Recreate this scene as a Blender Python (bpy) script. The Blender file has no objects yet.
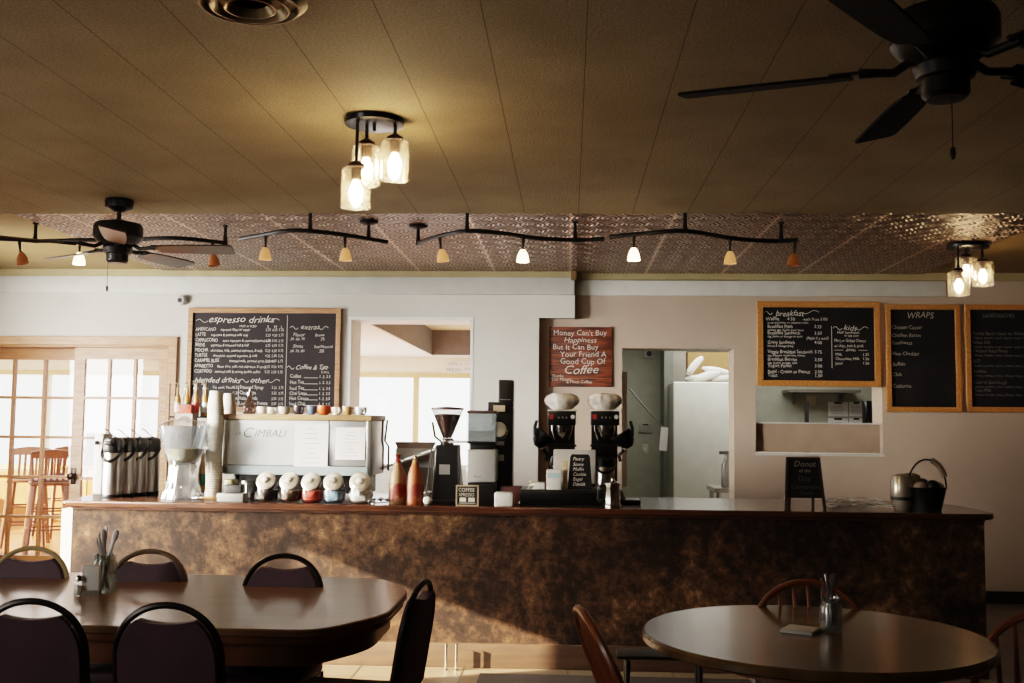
import bpy, bmesh, math, random
from mathutils import Vector, Matrix
random.seed(7)
PI = math.pi
sc = bpy.context.scene
COL = sc.collection

# ------------------------------------------------------------------ camera
F = 1060.0; H = 1.44
YAW, PITCH, ROLL = math.atan(58/F), math.atan(82.3/F), 0.0105
fw = Vector((-math.sin(YAW)*math.cos(PITCH), math.cos(YAW)*math.cos(PITCH), math.sin(PITCH)))
r0 = Vector((math.cos(YAW), math.sin(YAW), 0))
u0 = r0.cross(fw)
rt = r0*math.cos(ROLL)+u0*math.sin(ROLL)
up = u0*math.cos(ROLL)-r0*math.sin(ROLL)
CP = Vector((0, 0, H))
cam = bpy.data.cameras.new('camera'); co = bpy.data.objects.new('camera', cam); COL.objects.link(co)
Mx = Matrix((rt, up, -fw)).transposed().to_4x4(); Mx.translation = CP
co.matrix_world = Mx
cam.sensor_width = 36; cam.lens = F/1024*36; cam.clip_start = .05; cam.clip_end = 200
sc.camera = co

def P(px, py, X=None, Y=None, Z=None):
    """the point of a known plane that the photograph shows at a pixel"""
    d = fw+rt*((px-512)/F)+up*((341.5-py)/F)
    if Y is not None: t = Y/d.y
    elif Z is not None: t = (Z-H)/d.z
    else: t = X/d.x
    return CP+d*t

# ------------------------------------------------------------------ materials
def lin(c):
    if isinstance(c, str): c = tuple(int(c[i:i+2], 16) for i in (0, 2, 4))
    return tuple(((v/255)/12.92 if v/255 <= .04045 else ((v/255+.055)/1.055)**2.4) for v in c)+(1,)
MATS = {}
def mat(name, col, rough=.5, metal=0, col2=None, scale=8, stretch=(1,1,1), detail=4, bump=0, bscale=60, emit=None, estr=0, alpha=None, coat=0, spec=.5, lo=.35, hi=.65, trans=0, obj=True):
    if name in MATS: return MATS[name]
    m = bpy.data.materials.new(name); m.use_nodes = True; nt = m.node_tree; N = nt.nodes; L = nt.links
    b = N['Principled BSDF']
    b.inputs['Base Color'].default_value = lin(col); b.inputs['Roughness'].default_value = rough
    b.inputs['Metallic'].default_value = metal; b.inputs['Specular IOR Level'].default_value = spec
    b.inputs['Coat Weight'].default_value = coat; b.inputs['Coat Roughness'].default_value = .12
    b.inputs['Transmission Weight'].default_value = trans
    tc = N.new('ShaderNodeTexCoord'); mp = N.new('ShaderNodeMapping'); mp.inputs['Scale'].default_value = stretch
    L.new(tc.outputs['Object'], mp.inputs[0])
    n = N.new('ShaderNodeTexNoise'); n.inputs['Scale'].default_value = scale; n.inputs['Detail'].default_value = detail
    L.new(mp.outputs[0], n.inputs['Vector'])
    cr = N.new('ShaderNodeValToRGB'); cr.color_ramp.elements[0].position = lo; cr.color_ramp.elements[1].position = hi
    c2 = col2 if col2 is not None else tuple(max(0, v-8) for v in (col if not isinstance(col, str) else tuple(int(col[i:i+2], 16) for i in (0, 2, 4))))
    cr.color_ramp.elements[0].color = lin(col); cr.color_ramp.elements[1].color = lin(c2)
    L.new(n.outputs['Fac'], cr.inputs[0]); L.new(cr.outputs[0], b.inputs['Base Color'])
    if bump:
        n2 = N.new('ShaderNodeTexNoise'); n2.inputs['Scale'].default_value = bscale; n2.inputs['Detail'].default_value = 3
        L.new(mp.outputs[0], n2.inputs['Vector'])
        bp = N.new('ShaderNodeBump'); bp.inputs['Strength'].default_value = bump; bp.inputs['Distance'].default_value = .01
        L.new(n2.outputs['Fac'], bp.inputs['Height']); L.new(bp.outputs[0], b.inputs['Normal'])
    if emit is not None:
        b.inputs['Emission Color'].default_value = lin(emit); b.inputs['Emission Strength'].default_value = estr
    MATS[name] = m
    return m

def glass(name, tint=(255,255,255), gl=.12, rough=.03, base=None, mixb=0.0):
    """thin clear glass: see-through with a reflecting film"""
    if name in MATS: return MATS[name]
    m = bpy.data.materials.new(name); m.use_nodes = True; nt = m.node_tree; N = nt.nodes; L = nt.links
    N.remove(N['Principled BSDF']); out = N['Material Output']
    t = N.new('ShaderNodeBsdfTransparent'); t.inputs[0].default_value = lin(tint)
    g = N.new('ShaderNodeBsdfGlossy'); g.inputs['Roughness'].default_value = rough
    lw = N.new('ShaderNodeLayerWeight'); lw.inputs[0].default_value = .35
    ma = N.new('ShaderNodeMath'); ma.operation = 'MULTIPLY_ADD'; ma.inputs[1].default_value = .6; ma.inputs[2].default_value = gl*.4
    pw = N.new('ShaderNodeMath'); pw.operation = 'POWER'; pw.inputs[1].default_value = 2.5; L.new(lw.outputs['Facing'], pw.inputs[0]); L.new(pw.outputs[0], ma.inputs[0]); ma.use_clamp = True
    mx = N.new('ShaderNodeMixShader'); L.new(ma.outputs[0], mx.inputs[0]); L.new(t.outputs[0], mx.inputs[1]); L.new(g.outputs[0], mx.inputs[2])
    last = mx
    if mixb:
        d = N.new('ShaderNodeBsdfDiffuse'); d.inputs[0].default_value = lin(base or tint)
        nz = N.new('ShaderNodeTexNoise'); nz.inputs['Scale'].default_value = 3
        mm = N.new('ShaderNodeMath'); mm.operation = 'MULTIPLY'; mm.inputs[1].default_value = mixb*2; L.new(nz.outputs['Fac'], mm.inputs[0])
        m2 = N.new('ShaderNodeMixShader'); L.new(mm.outputs[0], m2.inputs[0]); L.new(mx.outputs[0], m2.inputs[1]); L.new(d.outputs[0], m2.inputs[2]); last = m2
    L.new(last.outputs[0], out.inputs[0]); MATS[name] = m
    return m

# ------------------------------------------------------------------ mesh builder
class MB:
    def __init__(s): s.v = []; s.f = []
    def add(s, vs, fs, M=None):
        o = len(s.v)
        s.v += [tuple(M@Vector(v)) if M is not None else tuple(v) for v in vs]
        s.f += [tuple(i+o for i in f) for f in fs]; return s
    def box(s, x0, x1, y0, y1, z0, z1, M=None, bev=0):
        if x0 > x1: x0, x1 = x1, x0
        if y0 > y1: y0, y1 = y1, y0
        if z0 > z1: z0, z1 = z1, z0
        if not bev:
            vs = [(x, y, z) for z in (z0, z1) for x, y in ((x0, y0), (x1, y0), (x1, y1), (x0, y1))]
            return s.add(vs, [(3,2,1,0),(4,5,6,7),(0,1,5,4),(1,2,6,5),(2,3,7,6),(3,0,4,7)], M)
        bm = bmesh.new(); r = bmesh.ops.create_cube(bm, size=1)
        for v in bm.verts:
            v.co = Vector(((x0+x1)/2+v.co.x*(x1-x0), (y0+y1)/2+v.co.y*(y1-y0), (z0+z1)/2+v.co.z*(z1-z0)))
        bmesh.ops.bevel(bm, geom=list(bm.edges), offset=bev, segments=3, affect='EDGES', profile=.5)
        bm.verts.ensure_lookup_table(); bm.verts.index_update()
        s.add([v.co.copy() for v in bm.verts], [tuple(v.index for v in f.verts) for f in bm.faces], M); bm.free(); return s
    def lathe(s, prof, n=24, c=(0,0,0), M=None, ripple=None, a0=0):
        vs = []; fs = []
        for i, (r, z) in enumerate(prof):
            for k in range(n):
                a = 2*PI*k/n+a0; rr = r
                if ripple: rr = r*(1+ripple(i, a))
                vs.append((c[0]+rr*math.cos(a), c[1]+rr*math.sin(a), c[2]+z))
        for i in range(len(prof)-1):
            for k in range(n):
                k2 = (k+1) % n
                fs.append((i*n+k, i*n+k2, (i+1)*n+k2, (i+1)*n+k))
        if prof[0][0] > 1e-4: fs.append(tuple(range(n-1, -1, -1)))
        if prof[-1][0] > 1e-4: fs.append(tuple((len(prof)-1)*n+k for k in range(n)))
        return s.add(vs, fs, M)
    def tube(s, pts, r, n=8, M=None, closed=False, flat=1.0):
        pts = [Vector(p) for p in pts]; m = len(pts); rs = r if isinstance(r, (list, tuple)) else [r]*m
        vs = []; fs = []; prev = None
        for i, p in enumerate(pts):
            a = pts[(i-1) % m] if (i > 0 or closed) else p; b = pts[(i+1) % m] if (i < m-1 or closed) else p
            t = (b-a).normalized()
            if prev is None:
                ref = Vector((0, 0, 1)) if abs(t.z) < .9 else Vector((0, 1, 0))
                nx = t.cross(ref).normalized()
            else:
                nx = (prev-t*prev.dot(t)).normalized()
            prev = nx; ny = t.cross(nx)
            for k in range(n):
                an = 2*PI*k/n
                vs.append(p+nx*(math.cos(an)*rs[i])+ny*(math.sin(an)*rs[i]*flat))
        seg = m if closed else m-1
        for i in range(seg):
            j = (i+1) % m
            for k in range(n):
                k2 = (k+1) % n; fs.append((i*n+k, i*n+k2, j*n+k2, j*n+k))
        if not closed: fs += [tuple(range(n-1, -1, -1)), tuple((m-1)*n+k for k in range(n))]
        return s.add(vs, fs, M)
    def prism(s, pts, y0, y1, M=None, axis='y'):
        """outline extruded along y (outline in x,z) or along z (outline in x,y)"""
        n = len(pts)
        if axis == 'y': vs = [(x, y0, z) for x, z in pts]+[(x, y1, z) for x, z in pts]
        else: vs = [(x, z, y0) for x, z in pts]+[(x, z, y1) for x, z in pts]
        fs = [tuple(range(n)), tuple(range(2*n-1, n-1, -1))]+[(i, i+n, (i+1) % n+n, (i+1) % n) for i in range(n)]
        return s.add(vs, fs, M)
    def ball(s, c, r, n=14, m=10, sz=1, M=None):
        prof = [(max(1e-5, r*math.sin(PI*i/m)), -r*sz*math.cos(PI*i/m)) for i in range(m+1)]
        return s.lathe(prof, n, c, M)
    def obj(s, name, m, parent=None, loc=None, sharp=35, bevel=0, fix=True):
        me = bpy.data.meshes.new(name); bm = bmesh.new()
        vs = [bm.verts.new(v) for v in s.v]
        for f in s.f:
            try: bm.faces.new([vs[i] for i in f])
            except ValueError: pass
        bmesh.ops.remove_doubles(bm, verts=bm.verts, dist=1e-5)
        if fix: bmesh.ops.recalc_face_normals(bm, faces=bm.faces)
        bm.to_mesh(me); bm.free()
        me.polygons.foreach_set('use_smooth', [True]*len(me.polygons))
        me.set_sharp_from_angle(angle=math.radians(sharp))
        me.materials.append(m)
        o = bpy.data.objects.new(name, me); COL.objects.link(o)
        if parent: o.parent = parent
        if loc: o.location = loc
        if bevel:
            b = o.modifiers.new('bevel', 'BEVEL'); b.width = bevel; b.segments = 2; b.limit_method = 'ANGLE'
        return o

def thing(name, label, cat, loc=(0,0,0), rz=0, group=None):
    o = bpy.data.objects.new(name, None); COL.objects.link(o); o.empty_display_size = .1
    o.location = loc; o.rotation_euler = (0, 0, rz); o['label'] = label; o['category'] = cat
    if group: o['group'] = group
    return o
def tag(o, label, cat, group=None, kind=None):
    o['label'] = label; o['category'] = cat
    if group: o['group'] = group
    if kind: o['kind'] = kind
    return o
def struct(o): o['kind'] = 'structure'; return o
def dup(root, loc, rz=None, label=None, group=None):
    r = root.copy(); COL.objects.link(r); r.location = loc
    if rz is not None: r.rotation_euler = (0, 0, rz)
    if label: r['label'] = label
    if group: r['group'] = group
    for ch in list(root.children):
        c = ch.copy(); COL.objects.link(c); c.parent = r
        for g in list(ch.children):
            d = g.copy(); COL.objects.link(d); d.parent = c
    return r
def RX(a): return Matrix.Rotation(a, 4, 'X')
def RY(a): return Matrix.Rotation(a, 4, 'Y')
def RZ(a): return Matrix.Rotation(a, 4, 'Z')
def T(x, y, z): return Matrix.Translation((x, y, z))

def grid(xs, zs, solid, y0, y1):
    """a slab with rectangular holes, one connected mesh; solid(i,j) says whether a cell is filled"""
    b = MB(); nx, nz = len(xs), len(zs)
    vs = [(x, y, z) for y in (y0, y1) for z in zs for x in xs]
    I = lambda k, i, j: k*nx*nz+j*nx+i
    S = lambda i, j: 0 <= i < nx-1 and 0 <= j < nz-1 and solid(i, j)
    fs = []
    for i in range(nx-1):
        for j in range(nz-1):
            if not S(i, j): continue
            fs.append((I(0,i,j), I(0,i+1,j), I(0,i+1,j+1), I(0,i,j+1)))
            fs.append((I(1,i,j), I(1,i,j+1), I(1,i+1,j+1), I(1,i+1,j)))
            if not S(i-1, j): fs.append((I(0,i,j), I(0,i,j+1), I(1,i,j+1), I(1,i,j)))
            if not S(i+1, j): fs.append((I(0,i+1,j), I(1,i+1,j), I(1,i+1,j+1), I(0,i+1,j+1)))
            if not S(i, j-1): fs.append((I(0,i,j), I(1,i,j), I(1,i+1,j), I(0,i+1,j)))
            if not S(i, j+1): fs.append((I(0,i,j+1), I(0,i+1,j+1), I(1,i+1,j+1), I(1,i,j+1)))
    used = sorted({i for f in fs for i in f}); mp = {o: n for n, o in enumerate(used)}
    b.add([vs[i] for i in used], [tuple(mp[i] for i in f) for f in fs]); return b
def slab(x0, x1, z0, z1, y0, y1, holes):
    xs = sorted({x0, x1, *[h[0] for h in holes], *[h[1] for h in holes]}); zs = sorted({z0, z1, *[h[2] for h in holes], *[h[3] for h in holes]})
    xs = [x for x in xs if x0 <= x <= x1]; zs = [z for z in zs if z0 <= z <= z1]
    def solid(i, j):
        cx, cz = (xs[i]+xs[i+1])/2, (zs[j]+zs[j+1])/2
        return not any(h[0] < cx < h[1] and h[2] < cz < h[3] for h in holes)
    return grid(xs, zs, solid, y0, y1)

# ------------------------------------------------------------------ lettering
def lettering(name, items, m, parent, y, wob=.0):
    """items: (text, x, z, size, align, shear, squeeze); one mesh of chalk lettering facing -y"""
    b = MB()
    for k, it in enumerate(items):
        txt, x, z, size = it[:4]; al = it[4] if len(it) > 4 else 'LEFT'; sh = it[5] if len(it) > 5 else 0; sq = it[6] if len(it) > 6 else 1
        if txt == '~':     # a flourish: x..x+size wavy stroke
            n = 14; pts = []
            for i in range(n+1):
                u = i/n; pts.append((x+size*u, y, z+.014*math.sin(u*PI*2)*(1 if al == 'LEFT' else -1)))
            b.tube(pts, .002, 4); continue
        if txt == '|': b.box(x-.0018, x+.0018, y-.001, y+.001, z, z+size); continue
        if txt == '-': b.box(x, x+size, y-.001, y+.001, z-.0015, z+.0015); continue
        c = bpy.data.curves.new('t', 'FONT'); c.body = txt; c.size = size; c.align_x = al; c.shear = sh; c.resolution_u = 2; c.offset = -size*.004
        o = bpy.data.objects.new('t', c); COL.objects.link(o)
        dg = bpy.context.evaluated_depsgraph_get(); me = bpy.data.meshes.new_from_object(o.evaluated_get(dg))
        rr = random.Random(k*7+len(txt)); ph = rr.random()*6
        vs = []
        for v in me.vertices:
            vx = v.co.x*sq
            vs.append((x+vx, y, z+v.co.y+wob*size*math.sin(vx/size*2.3+ph)))
        b.add(vs, [tuple(p.vertices) for p in me.polygons])
        bpy.data.objects.remove(o); bpy.data.curves.remove(c); bpy.data.meshes.remove(me)
    o = b.obj(name, m, parent, fix=False); o['label'] = 'white chalk handwriting' if 'chalk' in m.name else 'printed lettering'
    return o

# ------------------------------------------------------------------ palette
m_wallL = mat('painted_wall_white', (206,202,192), .7, col2=(198,193,183), scale=1.5, bump=.05, bscale=120)
m_wallR = mat('painted_wall_beige', (184,165,147), .55, col2=(176,157,139), scale=1.5, bump=.05, bscale=120)
m_trimw = mat('trim_white', (206,204,196), .5)
m_cove = mat('cove_gold', (168,152,112), .5)
m_oak = mat('oak_trim', (188,142,102), .4, col2=(158,110,74), scale=6, stretch=(1,1,9), detail=6)
m_oak_shade = mat('oak_trim_dark', (170,112,58), .4, col2=(150,96,48), scale=6, stretch=(1,1,9))  # oak darkened to carry the shade inside the door opening
m_oakf = mat('oak_frame', (186,128,66), .4, col2=(160,104,50), scale=9, stretch=(6,6,6), detail=6)
m_board = mat('chalkboard', (20,18,19), .75, col2=(30,28,28), scale=3, spec=.2)
m_boardL = mat('chalkboard_hazy', (34,28,30), .65, col2=(42,34,36), scale=3, spec=.3)
m_chalk = mat('chalk_white', (215,209,198), .9, spec=.1)
m_chalkd = mat('chalk_dim', (120,114,106), .9, spec=.1)
m_black = mat('black_plastic', (16,15,15), .35)
m_blackm = mat('black_matte', (22,19,18), .6)
m_iron = mat('black_iron', (20,17,15), .4, metal=.3)
m_steel = mat('brushed_steel', (190,186,180), .28, 1, col2=(170,165,160), scale=4, stretch=(30,30,1))
m_chrome = mat('chrome', (215,212,206), .12, 1)
m_white = mat('white_plastic', (225,223,218), .4)
m_paper = mat('paper_white', (228,226,222), .8)
m_cup = mat('paper_cup', (226,220,205), .7)
m_clear = glass('clear_glass', (244,244,242), .3)
m_pane = glass('window_glass', (250,250,250), .15)

def ceil_mat():
    m = mat('ceiling_panel', (190,172,132), .75, col2=(176,158,119), scale=2.5)
    nt = m.node_tree; N = nt.nodes; L = nt.links; b = N['Principled BSDF']; tc = N['Texture Coordinate']
    sx = N.new('ShaderNodeSeparateXYZ'); L.new(tc.outputs['Object'], sx.inputs[0])
    def mth(op, a, bb):
        n = N.new('ShaderNodeMath'); n.operation = op
        for i, v in enumerate((a, bb)):
            if isinstance(v, (int, float)): n.inputs[i].default_value = v
            elif v is not None: L.new(v, n.inputs[i])
        return n.outputs[0]
    # seams running from front to back every 33 cm, staggered cross seams
    fr = mth('FRACT', mth('DIVIDE', mth('ADD', sx.outputs['X'], 9.9+.33/2-.049), .33), None)
    d = mth('ABSOLUTE', mth('SUBTRACT', fr, .5), None)
    seam = mth('LESS_THAN', d, .0065)
    n1 = N.new('ShaderNodeTexNoise'); n1.inputs['Scale'].default_value = 100; n1.inputs['Detail'].default_value = 5; n1.inputs['Roughness'].default_value = .7
    L.new(tc.outputs['Object'], n1.inputs['Vector'])
    hgt = mth('SUBTRACT', mth('MULTIPLY', n1.outputs['Fac'], 1.0), mth('MULTIPLY', seam, 1.2))
    bp = N.new('ShaderNodeBump'); bp.inputs['Strength'].default_value = 1; bp.inputs['Distance'].default_value = .02
    L.new(hgt, bp.inputs['Height']); L.new(bp.outputs[0], b.inputs['Normal'])
    old0 = b.inputs['Base Color'].links[0].from_socket
    cr2 = N.new('ShaderNodeValToRGB'); cr2.color_ramp.elements[0].position = .36; cr2.color_ramp.elements[1].position = .62  # stipple shading repeated in the colour, hollows darker
    cr2.color_ramp.elements[0].color = (.62, .6, .56, 1); cr2.color_ramp.elements[1].color = (1, 1, 1, 1); L.new(n1.outputs['Fac'], cr2.inputs[0])
    ml = N.new('ShaderNodeMixRGB'); ml.blend_type = 'MULTIPLY'; ml.inputs[0].default_value = 1; L.new(old0, ml.inputs[1]); L.new(cr2.outputs[0], ml.inputs[2]); old = ml.outputs[0]
    mx = N.new('ShaderNodeMixRGB'); mx.blend_type = 'MULTIPLY'; mx.inputs[2].default_value = lin((70,52,32))
    L.new(mth('MULTIPLY', seam, .6), mx.inputs[0]); L.new(old, mx.inputs[1]); L.new(mx.outputs[0], b.inputs['Base Color'])
    return m
def tin_mat():
    m = mat('pressed_copper_tin', (150,112,92), .33, .85, col2=(96,66,52), scale=3)
    nt = m.node_tree; N = nt.nodes; L = nt.links; b = N['Principled BSDF']; tc = N['Texture Coordinate']
    mp = N.new('ShaderNodeMapping'); mp.inputs['Scale'].default_value = (6.2, 4.6, 5); L.new(tc.outputs['Object'], mp.inputs[0])
    def mth(op, a, bb=None):
        n = N.new('ShaderNodeMath'); n.operation = op
        for i, v in enumerate((a, bb)):
            if isinstance(v, (int, float)): n.inputs[i].default_value = v
            elif v is not None: L.new(v, n.inputs[i])
        return n.outputs[0]
    sx = N.new('ShaderNodeSeparateXYZ'); L.new(mp.outputs[0], sx.inputs[0])
    def cell(sock): return mth('SUBTRACT', mth('FRACT', sock), .5)
    cx, cy = cell(mth('ADD', sx.outputs['X'], 50)), cell(mth('ADD', sx.outputs['Y'], 50))
    r = mth('SQRT', mth('ADD', mth('MULTIPLY', cx, cx), mth('MULTIPLY', cy, cy)))
    an = mth('ARCTAN2', cy, cx)
    petal = mth('MULTIPLY', mth('SINE', mth('MULTIPLY', an, 8)), .35)
    rings = mth('SINE', mth('ADD', mth('MULTIPLY', r, 34), petal))
    big = mth('SINE', mth('MULTIPLY', an, 4))
    hg = mth('ADD', rings, mth('MULTIPLY', big, mth('SUBTRACT', .6, r)))
    # seams between the sheets
    fr = mth('FRACT', mth('DIVIDE', mth('ADD', sx.outputs['X'], 66), 4.0)); seam = mth('LESS_THAN', mth('ABSOLUTE', mth('SUBTRACT', fr, .5)), .012)
    nz = N.new('ShaderNodeTexNoise'); nz.inputs['Scale'].default_value = 24; L.new(tc.outputs['Object'], nz.inputs['Vector'])
    hg = mth('ADD', hg, mth('MULTIPLY', nz.outputs['Fac'], 1.5))
    hg = mth('ADD', hg, mth('MULTIPLY', seam, 2.5))
    bp = N.new('ShaderNodeBump'); bp.inputs['Strength'].default_value = .85; bp.inputs['Distance'].default_value = .008
    L.new(hg, bp.inputs['Height']); L.new(bp.outputs[0], b.inputs['Normal'])
    cr = N.new('ShaderNodeValToRGB'); cr.color_ramp.elements[0].position = .2; cr.color_ramp.elements[1].position = .8
    cr.color_ramp.elements[0].color = lin((62,38,28)); cr.color_ramp.elements[1].color = lin((206,176,156))
    L.new(mth('MULTIPLY', mth('ADD', hg, .5), .3), cr.inputs[0]); L.new(cr.outputs[0], b.inputs['Base Color'])
    return m
def panel_mat():
    m = bpy.data.materials.new('mottled_bronze_plaster'); m.use_nodes = True; nt = m.node_tree; N = nt.nodes; L = nt.links; b = N['Principled BSDF']
    tc = N.new('ShaderNodeTexCoord')
    n1 = N.new('ShaderNodeTexNoise'); n1.inputs['Scale'].default_value = 1.5; n1.inputs['Detail'].default_value = 8; n1.inputs['Roughness'].default_value = .68; n1.inputs['Distortion'].default_value = .6
    n2 = N.new('ShaderNodeTexNoise'); n2.inputs['Scale'].default_value = 14; n2.inputs['Detail'].default_value = 6; n2.inputs['Roughness'].default_value = .75
    L.new(tc.outputs['Object'], n1.inputs[0]); L.new(tc.outputs['Object'], n2.inputs[0])
    ad = N.new('ShaderNodeMath'); ad.operation = 'MULTIPLY_ADD'; ad.inputs[1].default_value = .45; L.new(n2.outputs['Fac'], ad.inputs[0])
    mu = N.new('ShaderNodeMath'); mu.operation = 'MULTIPLY'; mu.inputs[1].default_value = .6; L.new(n1.outputs['Fac'], mu.inputs[0]); L.new(mu.outputs[0], ad.inputs[2])
    cr = N.new('ShaderNodeValToRGB'); e = cr.color_ramp.elements
    e[0].position = .40; e[0].color = lin((16,12,10)); e[1].position = .68; e[1].color = lin((124,96,68))
    x = e.new(.5); x.color = lin((38,27,21)); x = e.new(.58); x.color = lin((70,50,35))
    L.new(ad.outputs[0], cr.inputs[0]); L.new(cr.outputs[0], b.inputs['Base Color'])
    b.inputs['Roughness'].default_value = .7; b.inputs['Specular IOR Level'].default_value = .1
    bp = N.new('ShaderNodeBump'); bp.inputs['Strength'].default_value = .25; bp.inputs['Distance'].default_value = .01
    L.new(n2.outputs['Fac'], bp.inputs['Height']); L.new(bp.outputs[0], b.inputs['Normal'])
    return m
def tile_mat(name, c1, c2, mort, size, rough=.35):
    m = bpy.data.materials.new(name); m.use_nodes = True; nt = m.node_tree; N = nt.nodes; L = nt.links; b = N['Principled BSDF']
    tc = N.new('ShaderNodeTexCoord'); br = N.new('ShaderNodeTexBrick'); br.offset = 0; br.inputs['Scale'].default_value = 1
    br.inputs['Brick Width'].default_value = size[0]; br.inputs['Row Height'].default_value = size[1]; br.inputs['Mortar Size'].default_value = .006
    br.inputs['Color1'].default_value = lin(c1); br.inputs['Color2'].default_value = lin(c2); br.inputs['Mortar'].default_value = lin(mort)
    L.new(tc.outputs['Object'], br.inputs[0])
    nz = N.new('ShaderNodeTexNoise'); nz.inputs['Scale'].default_value = 5; nz.inputs['Detail'].default_value = 6; L.new(tc.outputs['Object'], nz.inputs[0])
    mx = N.new('ShaderNodeMixRGB'); mx.blend_type = 'OVERLAY'; mx.inputs[0].default_value = .3; L.new(br.outputs[0], mx.inputs[1]); L.new(nz.outputs['Fac'], mx.inputs[2])
    L.new(mx.outputs[0], b.inputs['Base Color']); b.inputs['Roughness'].default_value = rough
    bp = N.new('ShaderNodeBump'); bp.inputs['Strength'].default_value = .3; bp.inputs['Distance'].default_value = .003; bp.invert = True
    L.new(br.outputs['Fac'], bp.inputs['Height']); L.new(bp.outputs[0], b.inputs['Normal'])
    return m
m_ceil, m_tin, m_panel = ceil_mat(), tin_mat(), panel_mat()
m_floor = tile_mat('floor_tile', (120,102,84), (104,88,72), (50,40,34), (.61,.61))
m_sfloor = tile_mat('sunroom_wood_floor', (158,98,54), (140,84,44), (90,54,30), (1.8,.11), .3)

# ------------------------------------------------------------------ room shell
YL, YR, WT = 9.0, 9.12, 9.42       # face of the left wall, face of the recessed right wall, back of both
ZC = 2.73
XLW, XRW = -5.3, 5.0
floor = struct(MB().box(XLW-.2, XRW+.2, -3, WT, -.1, 0).obj('floor', m_floor))
YE = P(570, 213.6, Z=ZC).y
struct(MB().box(XLW, XRW, -3, YE, ZC, ZC+.12).obj('ceiling', m_ceil))
struct(MB().box(XLW, XRW, YE, WT, ZC+.02, ZC+.12).obj('ceiling_rear', mat('ceiling_border', (150,126,84), .7, col2=(140,116,76), scale=3, bump=.2, bscale=80)))
tinL, tinR = P(10, 214, Z=ZC).x, P(1034, 228, Z=ZC).x
struct(MB().box(tinL, tinR, YE, YR-.03, ZC+.008, ZC+.02).obj('trim_1', m_tin))['label'] = 'pressed copper tin ceiling panel over the counter'

xw = lambda px, py, Y=YL: P(px, py, Y=Y).x
zw = lambda px, py, Y=YL: P(px, py, Y=Y).z
# openings
dx0, dx1, dz1 = xw(-32, 346), xw(170, 346), zw(120, 345)
wx0, wx1, wz0, wz1 = xw(350, 330), xw(472, 330), 1.06, zw(410, 318.5)
stepX0, stepX1, stepZ = xw(539, 340), xw(575, 305), zw(557, 318)
wall = slab(XLW, stepX0, 0, stepZ, YL, WT, [(dx0, dx1, -1, dz1), (wx0, wx1, wz0, wz1)])
wall2 = slab(XLW, stepX1, stepZ, ZC+.05, YL, WT, [(wx0, wx1, wz0, wz1)]) if wz1 > stepZ else slab(XLW, stepX1, stepZ, ZC+.05, YL, WT, [])
wall.add(wall2.v, wall2.f)
struct(wall.obj('wall_back', m_wallL))
gx0, gx1, gz1 = xw(622, 360, YR), xw(734, 420, YR), zw(680, 348.5, YR)
kx0, kx1, kz0, kz1 = xw(755.5, 400, YR), xw(882.5, 420, YR), zw(820, 453.5, YR), zw(820, 384, YR)
wr = slab(stepX0, XRW, 0, ZC+.05, YR, WT, [(gx0, gx1, -1, gz1), (kx0, kx1, kz0, kz1)])
struct(wr.obj('wall_back_right', m_wallR))
# left wall with the window the sun falls through, right wall, wall behind the camera
SW = (4.22, 4.95, .55, 2.005)
lw_ = slab(-3, WT, 0, ZC+.12, 0, .2, [SW]); lw_.v = [(XLW-v[1], v[0], v[2]) for v in lw_.v]
struct(lw_.obj('wall_left', m_wallL))
struct(MB().box(XRW, XRW+.15, -3, WT, 0, ZC).obj('wall_right', mat('wall_right_paint', (120,100,82), .7)))
struct(MB().box(XLW, XRW, -3.15, -3, 0, ZC).obj('wall_front', mat('wall_front_paint', (150,130,108), .7)))
# crown boards and gold cove strip
zb = zw(400, 294.5); zt = zw(400, 277.5)
struct(MB().box(XLW, stepX1-.005, YL-.035, YL, zb, zt, bev=.004).obj('trim_2', m_trimw))
struct(MB().box(stepX1, xw(945, 290, YR), YR-.03, YR, zw(700, 296, YR), zw(700, 281, YR), bev=.004).obj('trim_3', m_trimw))
struct(MB().box(XLW, stepX1-.03, YL-.03, YL, zt, ZC+.02).obj('trim_4', m_cove))
struct(MB().box(stepX1-.03, XRW, YR-.05, YR, zw(700, 280.5, YR), ZC+.02).obj('trim_5', m_cove))
struct(MB().box(stepX1-.035, stepX1+.01, YL-.04, YR, zw(575, 281), ZC+.01).obj('trim_6', mat('bracket_brown', (110,84,50), .5)))
struct(MB().box(gx1+.1, XRW, YR-.015, YR, 0, .10).obj('baseboard_back', mat('baseboard_dark', (24,18,14), .5)))
# lip round the recess under the breakfast board and its tan shutter
kp = MB().box(kx0+.01, kx1-.01, YR+.05, YR+.07, kz0+.01, zw(820, 424, YR)); struct(kp.obj('trim_7', mat('tan_shutter', (164,140,120), .6)))
kt = MB().box(kx0-.01, kx1+.01, YR-.006, YR+.0, kz0-.02, kz0); struct(kt.obj('trim_8', m_trimw))
kt = MB().box(kx0, kx1, YR+.02, YR+.075, zw(820, 424, YR), zw(820, 422.6, YR)); struct(kt.obj('trim_9', m_trimw))
# jamb faces of the pass-through (bright white reveal)
jb = slab(wx0-.012, wx1+.012, wz0-.012, wz1+.012, YL-.004, WT+.002, [(wx0+.012, wx1-.012, wz0+.012, wz1-.012)])
struct(jb.obj('window_1', mat('reveal_white', (226,225,221), .5)))
# door casing
cw = .07
cs = slab(dx0-cw, dx1+cw, 0, dz1+cw, YL-.03, YL+.02, [(dx0, dx1, -1, dz1)])
struct(cs.obj('trim_10', m_oak))
cs = slab(dx0, dx1, 0, dz1, YL+.005, WT, [(dx0+.02, dx1-.02, -1, dz1-.02)])
struct(cs.obj('trim_11', m_oak_shade))

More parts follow.
